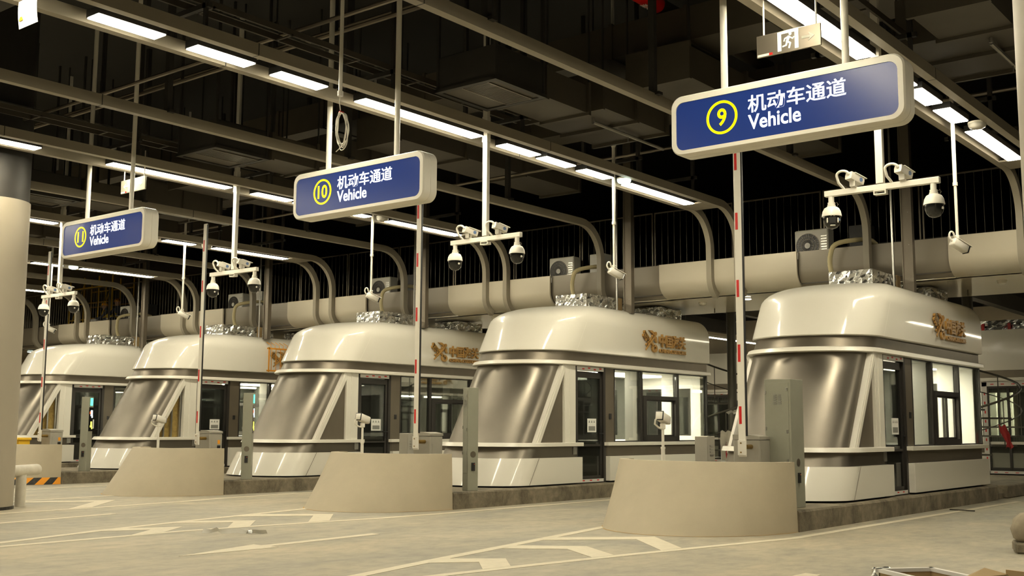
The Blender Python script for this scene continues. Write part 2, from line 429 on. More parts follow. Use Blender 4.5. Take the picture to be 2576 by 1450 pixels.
# ================================================================== CEILING: beams, lamps
def beam_path():
    p = [(-18.0, 5.875), (19.95, 5.875)]
    for k in range(1, 11):
        a = PI / 2 * k / 10; p.append((19.95 + .80 * math.sin(a), 5.875 - .80 * (1 - math.cos(a))))
    p += [(20.75, 4.50)]
    for k in range(1, 7):
        a = PI / 2 * k / 6 * .70; p.append((20.75 + .46 * (1 - math.cos(a)), 4.50 - .40 * math.sin(a)))
    return p
def ceiling_beam(x, label, width=.115):
    h = width / 2
    mb = MB()
    path = beam_path()
    mb.sweep(path, [(-h, -.075), (h, -.075), (h, .075), (-h, .075)])
    o = mb.build('ceiling_beam', 'beam_paint', loc=(x, 0, 0), smooth=25)
    tag(o, label, 'beam', 'grey ceiling beams bending down over the mezzanine edge')
    for y in (2.4, 8.3, 14.2):                       # butt joints
        MB().box(-h - .002, h + .002, y, y + .012, 5.798, 5.952).build('joint', 'black', o)
    return o
beam_words = {0: 'nine', 1: 'ten', 2: 'eleven', 3: 'twelve', 4: 'thirteen', 5: 'fourteen'}
single_lab = ['right over the booth behind sign nine', 'over the booth behind sign ten', 'over the booth behind sign eleven', 'over the second booth from the left', 'over the leftmost booth', 'at the far left end of the hall']
pair_lab = ['right of sign nine', 'between sign nine and sign ten', 'between sign ten and sign eleven', 'just left of sign eleven', 'farthest left', 'far left']
for k in range(6):
    ceiling_beam(-7.895 - P * k, 'single grey ceiling beam without lamps, running ' + single_lab[k])
rows = []
for k in range(-2, 5):
    xc = -10.94 - P * k
    if k >= -1:
        wl = pair_lab[k + 1]
        ceiling_beam(xc - .315, 'left grey beam of the pair holding the lamp row ' + wl)
        ceiling_beam(xc + .325, 'right grey beam of the pair holding the lamp row ' + wl)
        o = MB().box(xc - .255, xc + .265, 19.38, 20.02, 5.80, 5.83).build('cover_plate', 'beam_paint')
        tag(o, 'grey cover plate closing the end of the lamp row ' + wl, 'plate', 'cover plates at the lamp row ends')
    rows.append((k, xc))
LAMPS = [(4.85, 5.66), (6.35, 7.19), (7.63, 8.47), (8.88, 9.66), (10.35, 12.82), (13.42, 14.30), (14.47, 15.29), (15.61, 16.44), (17.05, 19.34)]
ordw = ['first', 'second', 'third', 'fourth', 'fifth', 'sixth', 'seventh', 'eighth', 'ninth', 'tenth', 'eleventh', 'twelfth', 'thirteenth']
def lamp_fixture(y0, y1):
    t = thing('ceiling_lamp', '', 'lamp')
    L = y1 - y0
    MB().box(-.125, .125, -L / 2 - .01, L / 2 + .01, .012, .10).build('housing', 'black', t)
    MB().box(-.112, .112, -L / 2, L / 2, 0, .012).build('diffuser', 'lamp_panel', t)
    return t
protos = {}
for k, xc in rows:
    lamps = [(-15.6, -13.1), (-9.5, -7.0), (-4.3, -1.8), (1.2, 3.7)] + LAMPS
    if k == 1: lamps[7] = (8.24, 9.06)
    if k == -2: lamps = [(-15.6, -13.1), (-9.5, -7.0), (-4.3, -1.8), (1.2, 3.7), (6.35, 8.8), (10.35, 12.82), (17.05, 19.34)]
    for i, (y0, y1) in enumerate(lamps):
        key = round(y1 - y0, 2)
        if key not in protos: protos[key] = lamp_fixture(y0, y1); t = protos[key]
        else: t = copy_tree(protos[key])
        t.location = (xc, (y0 + y1) / 2, 5.79)
        n = len(lamps) - i
        size = 'long' if y1 - y0 > 2 else 'short'
        row = pair_lab[k + 1] if k >= -1 else ''
        t['label'] = 'lit %s ceiling lamp, %s from the mezzanine, row %s' % (size, ordw[n - 1], row)
        if k == -2 or y0 < 4.6: t['label'] = 'lit ceiling lamp outside the picture'
        t['group'] = 'white ceiling lamps'
# round emergency lamps between the two last lamps of a row
for k in range(-1, 4):
    on = k in (0, 3)
    t = thing('emergency_lamp', ('glowing greenish' if on else 'unlit grey') + ' round emergency lamp in the lamp row ' + pair_lab[k + 1], 'lamp', (-10.78 - P * k, 16.72, 5.73), 0, 'round emergency lamps')
    MB().lathe([(.06, .0), (.11, .02), (.125, .05), (.125, .075)], n=28).build('lens', 'emergency_lamp' if on else 'clear_cover', t, smooth=50)
    MB().lathe([(.13, .075), (.13, .10)], n=28).build('base', 'cream_metal', t)

# ------------------------------------------------------------------ services above the beams
def svc(name, label, cat, mb, m, group=None, smooth=None):
    o = tag(mb.build(name, m, smooth=smooth), label, cat, group)
    if name == 'air_duct':
        X = [p[0] for p in mb.v]; Y = [p[1] for p in mb.v]; Z = [p[2] for p in mb.v]
        for x in (min(X) + .015, max(X) - .015):
            for y in (min(Y) + .03, max(Y) - .03):
                MB().box(x - .012, x + .012, y - .012, y + .012, max(Z) - .01, 9.2).build('hanger_rod', 'duct_black', o)
    return o
sv_lab = ['behind sign nine', 'over sign ten', 'over sign eleven', 'left of sign eleven', 'far left']
def fan_coil(xo):
    t = thing('fan_coil_unit', '', 'air conditioner', (-9.9 + xo, 11.9, 6.05), 0, 'black fan coil units above the beams')
    MB().box(-.53, .53, -.55, .55, .03, .50, .01).build('casing', 'duct_black', t)
    fr = MB(); 
    for (a, b, c, d) in ((-.56, .56, -.58, -.50), (-.56, .56, .50, .58), (-.56, -.48, -.58, .58), (.48, .56, -.58, .58)): fr.box(a, b, c, d, -.01, .04)
    fr.build('bottom_frame', 'duct_black', t)
    MB().box(-.50, .50, -.52, .52, .010, .028).build('bottom_panel', 'duct_brown', t)
    g = MB(); g.box(-.10, .34, -.51, .47, -.002, .010)
    g.build('grille', 'duct_black', t)
    gf = MB()
    for (a, b, c, d) in ((-.12, -.10, -.53, .49), (.34, .36, -.53, .49), (-.12, .36, -.53, -.51), (-.12, .36, .47, .49)): gf.box(a, b, c, d, -.008, .008)
    for i in range(24): gf.box(-.10, .34, -.50 + i * .04, -.492 + i * .04, -.006, -.002)
    gf.build('grille_frame', 'steel_dark', t)
    for x in (-.52, .52):
        for y in (-.54, .54): MB().box(x - .02, x + .02, y - .02, y + .02, .03, 3.15).build('hanger_rod', 'duct_black', t)
    return t
for k in range(0, 4):
    xo = -P * k
    if k == 0: fc = fan_coil(xo)
    else: fc = copy_tree(fc); fc.location = (-9.9 + xo, 11.9, 6.05)
    fc['label'] = 'black fan coil box with grille underneath, ' + ['above the lane between signs nine and ten', 'above the lane between signs ten and eleven', 'above the lane left of sign eleven', 'above the far left lane'][k]
for k in range(-1, 4):
    xo = -P * k
    words = ['over the lane right of sign nine', 'over the lane between signs nine and ten', 'over the lane between signs ten and eleven', 'over the lane left of sign eleven', 'over the far left lane'][k + 1]
    d = MB().box(-10.33 + xo, -9.47 + xo, 12.62, 13.70, 6.12, 6.55).box(-10.37 + xo, -9.43 + xo, 12.60, 12.66, 6.08, 6.59).box(-10.37 + xo, -9.43 + xo, 13.66, 13.72, 6.08, 6.59)
    svc('air_duct', 'short dark duct joining the fan coil box ' + words, 'duct', d, 'duct_brown', 'dark air ducts')
    d = MB().box(-10.95 + xo, -9.5 + xo, 14.1, 16.05, 6.32, 6.85)
    for y in (14.1, 15.1, 16.05): d.box(-11.0 + xo, -9.45 + xo, y - .03, y + .03, 6.27, 6.9)
    svc('air_duct', 'wide dark air duct hung ' + words, 'duct', d, 'duct_brown', 'dark air ducts')
    d = MB().box(-9.3 + xo, -8.25 + xo, 14.6, 20.4, 6.7, 7.2)
    for y in (14.6, 16.5, 18.4, 20.4): d.box(-9.35 + xo, -8.2 + xo, y - .03, y + .03, 6.65, 7.25)
    svc('air_duct', 'long dark air duct running towards the mezzanine ' + words, 'duct', d, 'duct_brown', 'dark air ducts')
    pp = MB().tube([(-11.62 + xo, -2, 6.62), (-11.62 + xo, 14.0, 6.62)], .034, 8)
    for y in range(0, 14, 2): pp.lathe([(.042, -.05), (.042, .05)], (-11.62 + xo, y + .3, 6.62), 8)
    svc('sprinkler_pipe', 'thin silver pipe running beside the lamp row ' + ['right of sign nine', 'between signs nine and ten', 'between signs ten and eleven', 'left of sign eleven', 'far left'][k + 1], 'pipe', pp, 'galvanised', 'silver pipes along the lamp rows', 40)
    tr = MB()
    for x in (-11.12, -10.82): tr.box(x + xo, x + .03 + xo, -2, 14.0, 6.30, 6.38)
    for i in range(13): tr.box(-11.12 + xo, -10.79 + xo, -1.8 + i * 1.2, -1.77 + i * 1.2, 6.30, 6.32)
    svc('cable_tray', 'dark ladder cable tray above the lamp row ' + ['right of sign nine', 'between signs nine and ten', 'between signs ten and eleven', 'left of sign eleven', 'far left'][k + 1], 'cable tray', tr, 'duct_brown', 'cable trays above the lamp rows')
    sp = MB().tube([(-9.96 + xo, 14.55, 6.25), (-9.98 + xo, 16.75, 6.25)], .03, 8).tube([(-9.96 + xo, 14.55, 6.25), (-9.96 + xo, 14.55, 6.35)], .02, 6)
    sp.tube([(-9.97 + xo, 15.6, 6.25), (-9.97 + xo, 15.6, 6.15)], .012, 6)
    svc('sprinkler_pipe', 'short silver sprinkler branch under the wide duct ' + words, 'pipe', sp, 'galvanised', 'sprinkler branches', 40)
    # hangers: trapeze frames of dark channel carrying tray and pipe, and drop rods to the beams
    for y in (4.6, 7.6, 10.7, 13.6, 17.0, 19.0):
        h = MB()
        for x in (-11.86, -10.66): h.box(x - .03 + xo, x + .03 + xo, y - .03, y + .03, 6.2, 9.2)
        h.box(-11.95 + xo, -10.58 + xo, y - .03, y + .03, 6.20, 6.26)
        h.box(-10.66 - .025 + xo, -10.66 + .025 + xo, y - .02, y + .02, 5.95, 6.2); h.box(-11.29 + xo, -11.24 + xo, y - .02, y + .02, 5.95, 6.2)
        svc('hanger_frame', 'dark channel hanger frame above the lamp row, ', 'hanger', h, 'duct_black', 'dark hanger frames')['label'] = 'dark channel hanger frame above a lamp row'
    for y in (5.2, 9.4, 13.0, 17.4):
        h = MB().box(-7.895 - .045 + xo, -7.895 + .045 + xo, y - .04, y + .04, 5.95, 9.2).box(-8.02 + xo, -7.77 + xo, y - .05, y + .05, 5.93, 5.97)
        svc('drop_hanger', 'dark channel hanger holding up a single beam', 'hanger', h, 'duct_black', 'dark drop hangers')
for i, (y0, y1, z0, z1, w_) in enumerate(((6.2, 7.2, 7.0, 7.6, 'nearest the camera'), (14.95, 16.0, 7.4, 7.95, 'above the wide ducts'), (18.2, 18.9, 7.35, 7.85, 'nearest the mezzanine'))):
    d = MB().box(-45, -2.5, y0, y1, z0, z1)
    for j in range(30): d.box(-44.9 + j * 1.4, -44.84 + j * 1.4, y0 - .03, y1 + .03, z0 - .03, z1 + .03)
    svc('cross_duct', 'very long dark duct crossing under the ceiling, ' + w_, 'duct', d, 'duct_brown' if i else 'duct_black', 'cross ducts')
for i, (y, z, r) in enumerate(((9.2, 6.45, .03), (10.6, 7.0, .035), (12.0, 7.8, .03), (3.8, 7.6, .05), (5.6, 6.85, .03), (17.6, 6.5, .03))):
    svc('cross_pipe', ['thin dark pipe crossing just above the beams', 'thin dark pipe crossing beyond the first one', 'thin dark pipe high under the ceiling', 'thick dark pipe crossing nearest the camera', 'thin dark pipe crossing at the top of the picture', 'thin dark pipe crossing close to the mezzanine'][i], 'pipe', MB().tube([(-45, y, z), (14, y, z)], r, 8), 'steel_dark', 'cross pipes', 40)
# big dark fire main with a red label
fm = thing('fire_pipe', 'thick dark fire pipe with a red label, high above sign nine', 'pipe', (-9.0, 0, 8.12))
MB().tube([(0, -2, 0), (0, 20.5, 0)], .13, 16).build('pipe', 'duct_brown', fm, smooth=40)
lb = MB(); lb.tube([(0, 14.3, 0), (0, 15.0, 0)], .1315, 16); lb.build('label_band', 'red_tape', fm, smooth=40)
text_mesh('lettering', '消火栓', .12, 'paper', fm, Matrix(((0, 1, 0, -.06), (1, 0, 0, 14.53), (0, 0, -1, -.133), (0, 0, 0, 1))), .002, .001)

# ================================================================== MEZZANINE: railing, air conditioners, risers, workers
def railing_panel(L):
    t = thing('railing_panel', '', 'railing')
    fr = MB().box(0, L, -.015, .015, 1.50, 1.53).box(0, L, -.015, .015, .05, .08).box(0, .03, -.015, .015, 0, 1.53).box(L - .03, L, -.015, .015, 0, 1.53)
    fr.build('frame', 'steel_dark', t)
    n = 11; b0 = None
    for i in range(n):
        x = .03 + (L - .06) * (i + 1) / (n + 1)
        if b0 is None: b0 = MB().lathe([(.006, .08), (.006, 1.50)], n=6).build('baluster', 'steel_dark', t); b0.location.x = x
        else:
            c = b0.copy(); COL.objects.link(c); c.parent = t; c.location.x = x
    return t
RL = 2.0
rp = railing_panel(RL)
for i in range(18):
    t = rp if i == 0 else copy_tree(rp)
    t.location = (-5.2 - 2.04 * (i + 1), 22.0, 4.78)
    near = ['rightmost, beside the light right end panel', 'second from the right', 'right of the rightmost air conditioner', 'behind the rightmost air conditioner', 'between the two rightmost air conditioners', 'left of the second curved beam', 'behind the second air conditioner', 'right of the lane ten mast', 'behind the lane ten camera mast', 'left of the lane ten mast', 'right of the third air conditioner', 'behind the third air conditioner', 'left of the third air conditioner', 'behind the lane eleven camera mast', 'right of the fourth air conditioner', 'behind the fourth air conditioner', 'in front of the two workers', 'leftmost, beside the yellow scaffold'][i]
    t['label'] = 'dark steel railing panel with thin bars, ' + near; t['group'] = 'mezzanine railing panels'

def air_con():
    t = thing('air_conditioner', '', 'air conditioner')
    MB().box(-.36, .36, -.15, .15, .05, .66, .02).build('casing', 'ac_white', t)
    g = MB()
    for r in (.25, .19, .13):
        g.tube([(-.08 + r * math.cos(a * PI / 16), -.157, .33 + r * math.sin(a * PI / 16)) for a in range(32)], .005, 5, closed=True)
    for a in range(28):
        c, s_ = math.cos(a * PI / 14), math.sin(a * PI / 14)
        g.tube([(-.08 + .05 * c, -.160, .33 + .05 * s_), (-.08 + .25 * c, -.157, .33 + .25 * s_)], .003, 4)
    MB().prism([(-.08 + .245 * math.cos(a * PI / 16), .33 + .245 * math.sin(a * PI / 16)) for a in range(32)], 'y', -.153, -.150).build('fan_opening', 'black', t)
    g.build('fan_grille', 'steel_dark', t)
    MB().prism([(-.08 + .06 * math.cos(a * PI / 10), .33 + .06 * math.sin(a * PI / 10)) for a in range(20)], 'y', -.168, -.158).build('hub_cap', 'ac_white', t)
    v = MB()
    for i in range(7): v.box(.21, .33, -.158, -.150, .16 + i * .055, .185 + i * .055)
    v.build('side_louvre', 'galvanised', t)
    for x in (-.25, .25): MB().box(x - .04, x + .04, -.16, .16, 0, .05).build('foot', 'black', t)
    return t
ac = air_con()
for i, x in enumerate((-9.32, -15.62, -21.7, -28.0, -33.9)):
    t = ac if i == 0 else copy_tree(ac)
    t.location = (x, 21.6, 4.752); t['group'] = 'outdoor air conditioners on the mezzanine'
    t['label'] = 'white outdoor air conditioner on the mezzanine, ' + ['rightmost, right of the number nine barrier arm', 'between the lane ten mast and the hanging camera', 'left of the number ten barrier arm', 'left of the lane eleven camera mast', 'leftmost, beside the workers'][i]
    b = MB().box(x + .75, x + 1.15, 21.55, 21.9, 4.752, 5.42, .01)
    tag(b.build('equipment_box', 'duct_black' if i % 2 == 0 else 'ac_white'), ('black' if i % 2 == 0 else 'white') + ' equipment box right of the ' + ['rightmost', 'second', 'third', 'fourth', 'leftmost'][i] + ' mezzanine air conditioner', 'box', 'equipment boxes on the mezzanine')
def corrugated(path, r):
    # smooth the path and ring it
    pts = []
    for i in range(len(path) - 1):
        p0 = Vector(path[max(i - 1, 0)]); p1 = Vector(path[i]); p2 = Vector(path[i + 1]); p3 = Vector(path[min(i + 2, len(path) - 1)])
        for k in range(8):
            t = k / 8; pts.append(.5 * ((2 * p1) + (-p0 + p2) * t + (2 * p0 - 5 * p1 + 4 * p2 - p3) * t * t + (-p0 + 3 * p1 - 3 * p2 + p3) * t ** 3))
    pts.append(Vector(path[-1]))
    return MB().tube(pts, [r * (1 + .07 * (i % 2)) for i in range(len(pts))], 10)
hose_lab = ['on the roof of the booth behind sign nine', 'over the booth behind sign ten', 'over the third booth from the right', 'over the second booth from the left', 'over the leftmost booth']
for k in range(5):
    xo = -6.12 * k
    mb = corrugated([(-8.0 + xo, 21.5, 4.98), (-8.05 + xo, 21.1, 5.03), (-8.45 + xo, 20.66, 4.93), (-8.58 + xo, 20.62, 4.7), (-8.58 + xo, 20.64, 4.4), (-8.5 + xo, 20.72, 4.22), (-8.3 + xo, 20.72, 4.11), (-8.05 + xo, 20.8, 4.10)], .045)
    tag(mb.build('drain_hose', 'hose', smooth=60), 'beige wrapped hose over the mezzanine edge ' + hose_lab[k], 'hose', 'wrapped hoses')
    t = thing('service_riser', 'dark steel channel rising from the booth ' + ['behind sign nine', 'behind sign ten', 'left of the number ten barrier arm', 'second from the left', 'farthest left'][k], 'riser', (-6.96 - 6.02 * k, 20.3, 3.80), 0, 'dark service risers')
    MB().box(-.09, .09, -.05, .05, 0, 5.4).box(-.10, -.08, -.07, .05, 0, 5.4).box(.08, .10, -.07, .05, 0, 5.4).build('channel', 'steel_dark', t)
    bo = MB()
    for z in (.3, .9, 1.5, 2.1): bo.lathe([(.008, 0), (.008, .01)], (.03, -.052, z), 6)
    bo.build('bolt', 'galvanised', t)
    t = tag(MB().tube([(-7.22 - 6.02 * k, 20.22, 3.80), (-7.22 - 6.02 * k, 20.22, 9.2)], .022, 8).build('conduit_pipe', 'galvanised', smooth=40), 'thin silver pipe rising beside the dark riser ' + ['behind sign nine', 'behind sign ten', 'left of the number ten barrier arm', 'of the second booth from the left', 'of the leftmost booth'][k], 'pipe', None, 'silver pipes beside the risers')

# two workers crouching on the mezzanine, far left
def skinned(name, verts, edges, radii, m, parent, root=0):
    me = D.meshes.new(name); me.from_pydata(verts, edges, []); o = D.objects.new(name, me); COL.objects.link(o)
    sk = o.modifiers.new('skin', 'SKIN'); sb = o.modifiers.new('sub', 'SUBSURF'); sb.levels = 2; sb.render_levels = 2
    for i, r in enumerate(radii):
        me.skin_vertices[0].data[i].radius = (r, r)
    me.skin_vertices[0].data[root].use_root = True
    bpy.context.view_layer.update()
    new = D.meshes.new_from_object(o.evaluated_get(bpy.context.evaluated_depsgraph_get()))
    D.objects.remove(o); new.materials.clear(); new.materials.append(MATS[m]); new.shade_smooth(); new.name = name
    o = D.objects.new(name, new); COL.objects.link(o); o.parent = parent
    return o
def worker(loc, rz, label):
    t = thing('person', label, 'person', loc, rz, None)
    # crouching: pelvis low, knees forward (local -Y), back bent forward
    V_ = [(0, .10, .36), (0, .02, .52), (0, -.08, .70), (0, -.14, .80), (0, -.17, .87), (0, -.21, .94),
          (.10, .06, .34), (.17, -.30, .42), (.15, -.12, .08), (.15, -.30, .04), (-.10, .06, .34), (-.17, -.30, .42), (-.15, -.12, .08), (-.15, -.30, .04),
          (.19, -.10, .74), (.24, -.24, .56), (.14, -.44, .52), (.12, -.52, .52), (-.19, -.10, .74), (-.24, -.24, .56), (-.14, -.44, .52), (-.12, -.52, .52)]
    E_ = [(0, 1), (1, 2), (2, 3), (3, 4), (4, 5), (0, 6), (6, 7), (7, 8), (8, 9), (0, 10), (10, 11), (11, 12), (12, 13), (2, 14), (14, 15), (15, 16), (16, 17), (2, 18), (18, 19), (19, 20), (20, 21)]
    R_ = [.14, .13, .13, .06, .055, .10, .09, .07, .05, .04, .09, .07, .05, .04, .06, .045, .033, .03, .06, .045, .033, .03]
    skinned('body', V_, E_, R_, 'trouser', t)
    skinned('vest', [(0, .09, .42), (0, .02, .53), (0, -.07, .69), (.17, -.09, .73), (-.17, -.09, .73)], [(0, 1), (1, 2), (2, 3), (2, 4)], [.165, .155, .15, .08, .08], 'hivis', t)
    MB().lathe([(.155, .50), (.165, .53), (.165, .55), (.155, .58)], (0, .03, 0), 20).build('reflective_band', 'paper', t, smooth=40)
    hd = MB().lathe([(.02, -.12), (.065, -.10), (.085, -.03), (.09, .03), (.07, .09), (.02, .115)], (0, -.22, .97), 16)
    hd.box(-.012, .012, -.325, -.30, .94, .97, .004); hd.box(-.04, -.02, -.312, -.30, .985, .995); hd.box(.02, .04, -.312, -.30, .985, .995); hd.box(-.025, .025, -.308, -.295, .915, .922)
    for sx in (-.092, .092): hd.box(sx - .01, sx + .01, -.24, -.20, .94, .985, .004)
    hd.build('head', 'skin', t, smooth=50)
    MB().lathe([(.145, -.005), (.145, .0), (.11, .01), (.112, .04), (.095, .085), (.05, .115), (.01, .125)], (0, -.225, 1.0), 20).build('helmet', 'helmet', t, smooth=50)
    return t
worker((-35.95, 22.5, 4.76), .6, 'person in orange helmet and yellow safety vest crouching on the mezzanine, higher of the two')
worker((-36.7, 22.6, 4.70), -.9, 'person in orange helmet bending low on the mezzanine, left of the person in the vest')
sc_ = thing('scaffold', 'yellow scaffold frame standing on the mezzanine at the far left', 'scaffold', (-39.2, 23.0, 4.76))
for x in (-1.0, 0, 1.0, 1.9):
    for y in (0, .9): MB().tube([(x, y, 0), (x, y, 2.2)], .03, 8).build('post', 'yellow_plastic', sc_, smooth=40)
for z in (.6, 1.2, 1.8):
    for y in (0, .9): MB().tube([(-1.0, y, z), (1.9, y, z)], .025, 8).build('rail', 'yellow_plastic', sc_, smooth=40)
for x in (-1.0, .95): MB().tube([(x, 0, .1), (x + .95, 0, 1.9)], .02, 8).build('brace', 'yellow_plastic', sc_, smooth=40)
fb = MB().box(-37.9, -37.25, 22.35, 22.8, 4.752, 5.25, .03)
tag(fb.build('wrapped_crate', 'tape_film'), 'pale wrapped crate on the mezzanine left of the crouching workers', 'crate')

# ================================================================== ISLANDS: kerbs, noses, gates
XC = [-7.84 - P * k for k in range(5)]
isl = ['of lane nine, under the rightmost booth', 'of lane ten, under the middle booth', 'of lane eleven, under the third booth from the right', 'of lane twelve, second from the left', 'of the leftmost booth']
for k in range(5):
    x = XC[k]
    mb = MB()
    out = [(1.38, 14.235), (1.38, 23.3)] + [(1.18 + .2 * math.cos(a * PI / 8), 23.35 + .2 * math.sin(a * PI / 8)) for a in range(0, 5)] + [(-1.18 - .2 * math.cos((4 - a) * PI / 8), 23.35 + .2 * math.sin((4 - a) * PI / 8)) for a in range(0, 5)] + [(-1.38, 14.235)]
    ins = [(px * .985, min(py, 23.53)) for px, py in out]
    mb.loft([[(px, py, 0) for px, py in out], [(px, py, .255) for px, py in out], [(px, py, .28) for px, py in ins]])
    o = mb.build('concrete_kerb', 'kerb_concrete', loc=(x, 0, 0))
    tag(o, 'rough stained raised concrete kerb ' + isl[k], 'kerb', 'raised concrete kerbs')
    mb = MB().box(-1.38, 1.38, 24.1, 40, 0, .26, .02).box(-1.3, 1.3, 23.56, 24.1, 0, .10)
    tag(mb.build('rear_kerb', 'kerb_concrete', loc=(x, 0, 0)), 'second concrete kerb behind the one ' + isl[k], 'kerb', 'rear concrete kerbs')

def half_ellipse(a, b, y1, n, p=2.0):
    pts = []
    for i in range(n + 1):
        t = PI * i / n; c, s = math.cos(t), math.sin(t)
        pts.append((a * math.copysign(abs(c) ** (2 / p), c), y1 - b * abs(s) ** (2 / p)))
    return pts
def nose(hazard):
    t = thing('island_nose', '', 'crash barrier')
    H = .92; y1 = 14.22; n = 40
    rings = []
    for i in range(9):
        z = H * i / 8; u = i / 8
        rings.append([(px, py, z) for px, py in half_ellipse(1.36 - .03 * u, 1.66 - .80 * u, y1, n)])
    top_in = [(px, py, H) for px, py in half_ellipse(1.20, .70, y1, n)]
    low_in = [(px, py, H - .35) for px, py in half_ellipse(1.18, .80, y1, n)]
    mb = MB().loft(rings + [top_in, low_in], closed=False, cap0=False, cap1=False)
    # two end cheeks and the filled floor inside
    for sx in (-1, 1):
        p = [(r[0 if sx > 0 else -1]) for r in rings] + [top_in[0 if sx > 0 else -1], low_in[0 if sx > 0 else -1], (1.18 * sx, y1, 0)]
        mb.add(p + [(q[0], y1 + .01, q[2]) for q in p], [tuple(range(len(p)))[::-1], tuple(range(len(p), 2 * len(p)))] + [(i, (i + 1) % len(p), len(p) + (i + 1) % len(p), len(p) + i) for i in range(len(p))])
    mb.add(low_in, [tuple(range(n + 1))])
    o = mb.build('wall_shell', 'beige_plaster', t, smooth=35)
    if hazard:
        hz = MB(); m_ = 26
        for i in range(m_):
            hz.setm(i % 2)
            q = []
            for (dt, z) in ((0, 0.0), (1, 0.0), (.35, .16), (-.65, .16)):
                tt = PI * (i + dt) / m_; u = z / H
                c, s = math.cos(tt), math.sin(tt)
                q.append((1.004 * (1.36 - .03 * u) * c, y1 - 1.004 * (1.66 - .80 * u) * max(s, 0), z + .002))
            mid = []
            hz.add(q, [(0, 1, 2, 3)])
        hz.build('hazard_stripes', ['hazard_orange', 'hazard_black'], t)
    return t
np_ = nose(False)
for k in range(4):
    t = np_ if k == 0 else (nose(True) if k == 3 else copy_tree(np_))
    t.location = (XC[k], 0, 0); t['group'] = 'beige island noses'
    t['label'] = ['beige rounded concrete barrier wall nearest the camera, in front of the rightmost booth', 'beige rounded concrete barrier wall in front of the number ten barrier gate', 'beige rounded concrete barrier wall below sign eleven, in front of the number eleven gate', 'beige rounded barrier wall with orange and black stripes, behind the left column'][k]
    if k < 3:
        dust = []
        for px, py in half_ellipse(1.372, 1.675, 14.22, 30): dust.append((px + XC[k], py))
        for px, py in half_ellipse(1.34, 1.64, 14.22, 30)[::-1]: dust.append((px + XC[k], py))
        q = MB(); n = 31
        q.add([(x, y, .003) for x, y in dust], [(i, i + 1, 2 * n - 2 - i, 2 * n - 1 - i) for i in range(n - 1)])
        o = q.build('dust_line', 'ground_stain', floor)

gate_lab = ['nine, nearest', 'ten, near the middle', 'eleven, left of centre', 'twelve, beside the left column']
def barrier_gate(front_panel):
    # origin at the base of the housing, arm stowed upright on the left front
    t = thing('barrier_gate', '', 'barrier')
    MB().box(-.20, .20, 0, .32, 0, .93, .012).build('housing', 'box_grey', t)
    MB().prism([(-.205, .935), (.205, .935), (.205, .975), (.03, 1.0), (-.205, 1.0)], 'y', -.006, .326).build('lid', 'box_grey', t)
    MB().box(.196, .204, .05, .27, .1, .8).build('door_panel', 'box_grey', t)
    if front_panel: MB().box(.204, .207, .20, .26, .72, .80).build('warning_sticker', 'orange', t)
    if front_panel: MB().box(.2035, .2075, .19, .27, .35, .69).build('black_strip', 'black', t)
    a = MB().box(-.055, .055, -.030, .0, 0, 4.58, .006)
    arm = a.build('boom_arm', 'cream_metal', t); arm.location = (.03, -.155, .70)
    MB().box(.055, .078, -.026, -.004, .28, 4.56).build('rubber_edge', 'black', arm)
    for z in (3.995, 3.145, 2.195, 1.295, .445):
        MB().box(-.036, .002, -.033, -.0295, z, z + .24).build('reflective_strip', 'red_tape', arm)
    MB().box(-.062, .066, -.042, -.028, .02, .225, .004).build('clamp_plate', 'white_trim', arm)
    for z in (.06, .185):
        MB().prism([(-.012 + .011 * math.cos(i * PI / 6), z + .011 * math.sin(i * PI / 6)) for i in range(12)], 'y', -.050, -.041).build('bolt', 'brass', arm)
    h = MB().prism([(.02 + .032 * math.cos(i * PI / 10), .135 + .032 * math.sin(i * PI / 10)) for i in range(20)], 'y', 0, .156)
    hub = h.build('pivot_hub', 'brass', arm, smooth=40); hub.location.x = .02
    return t
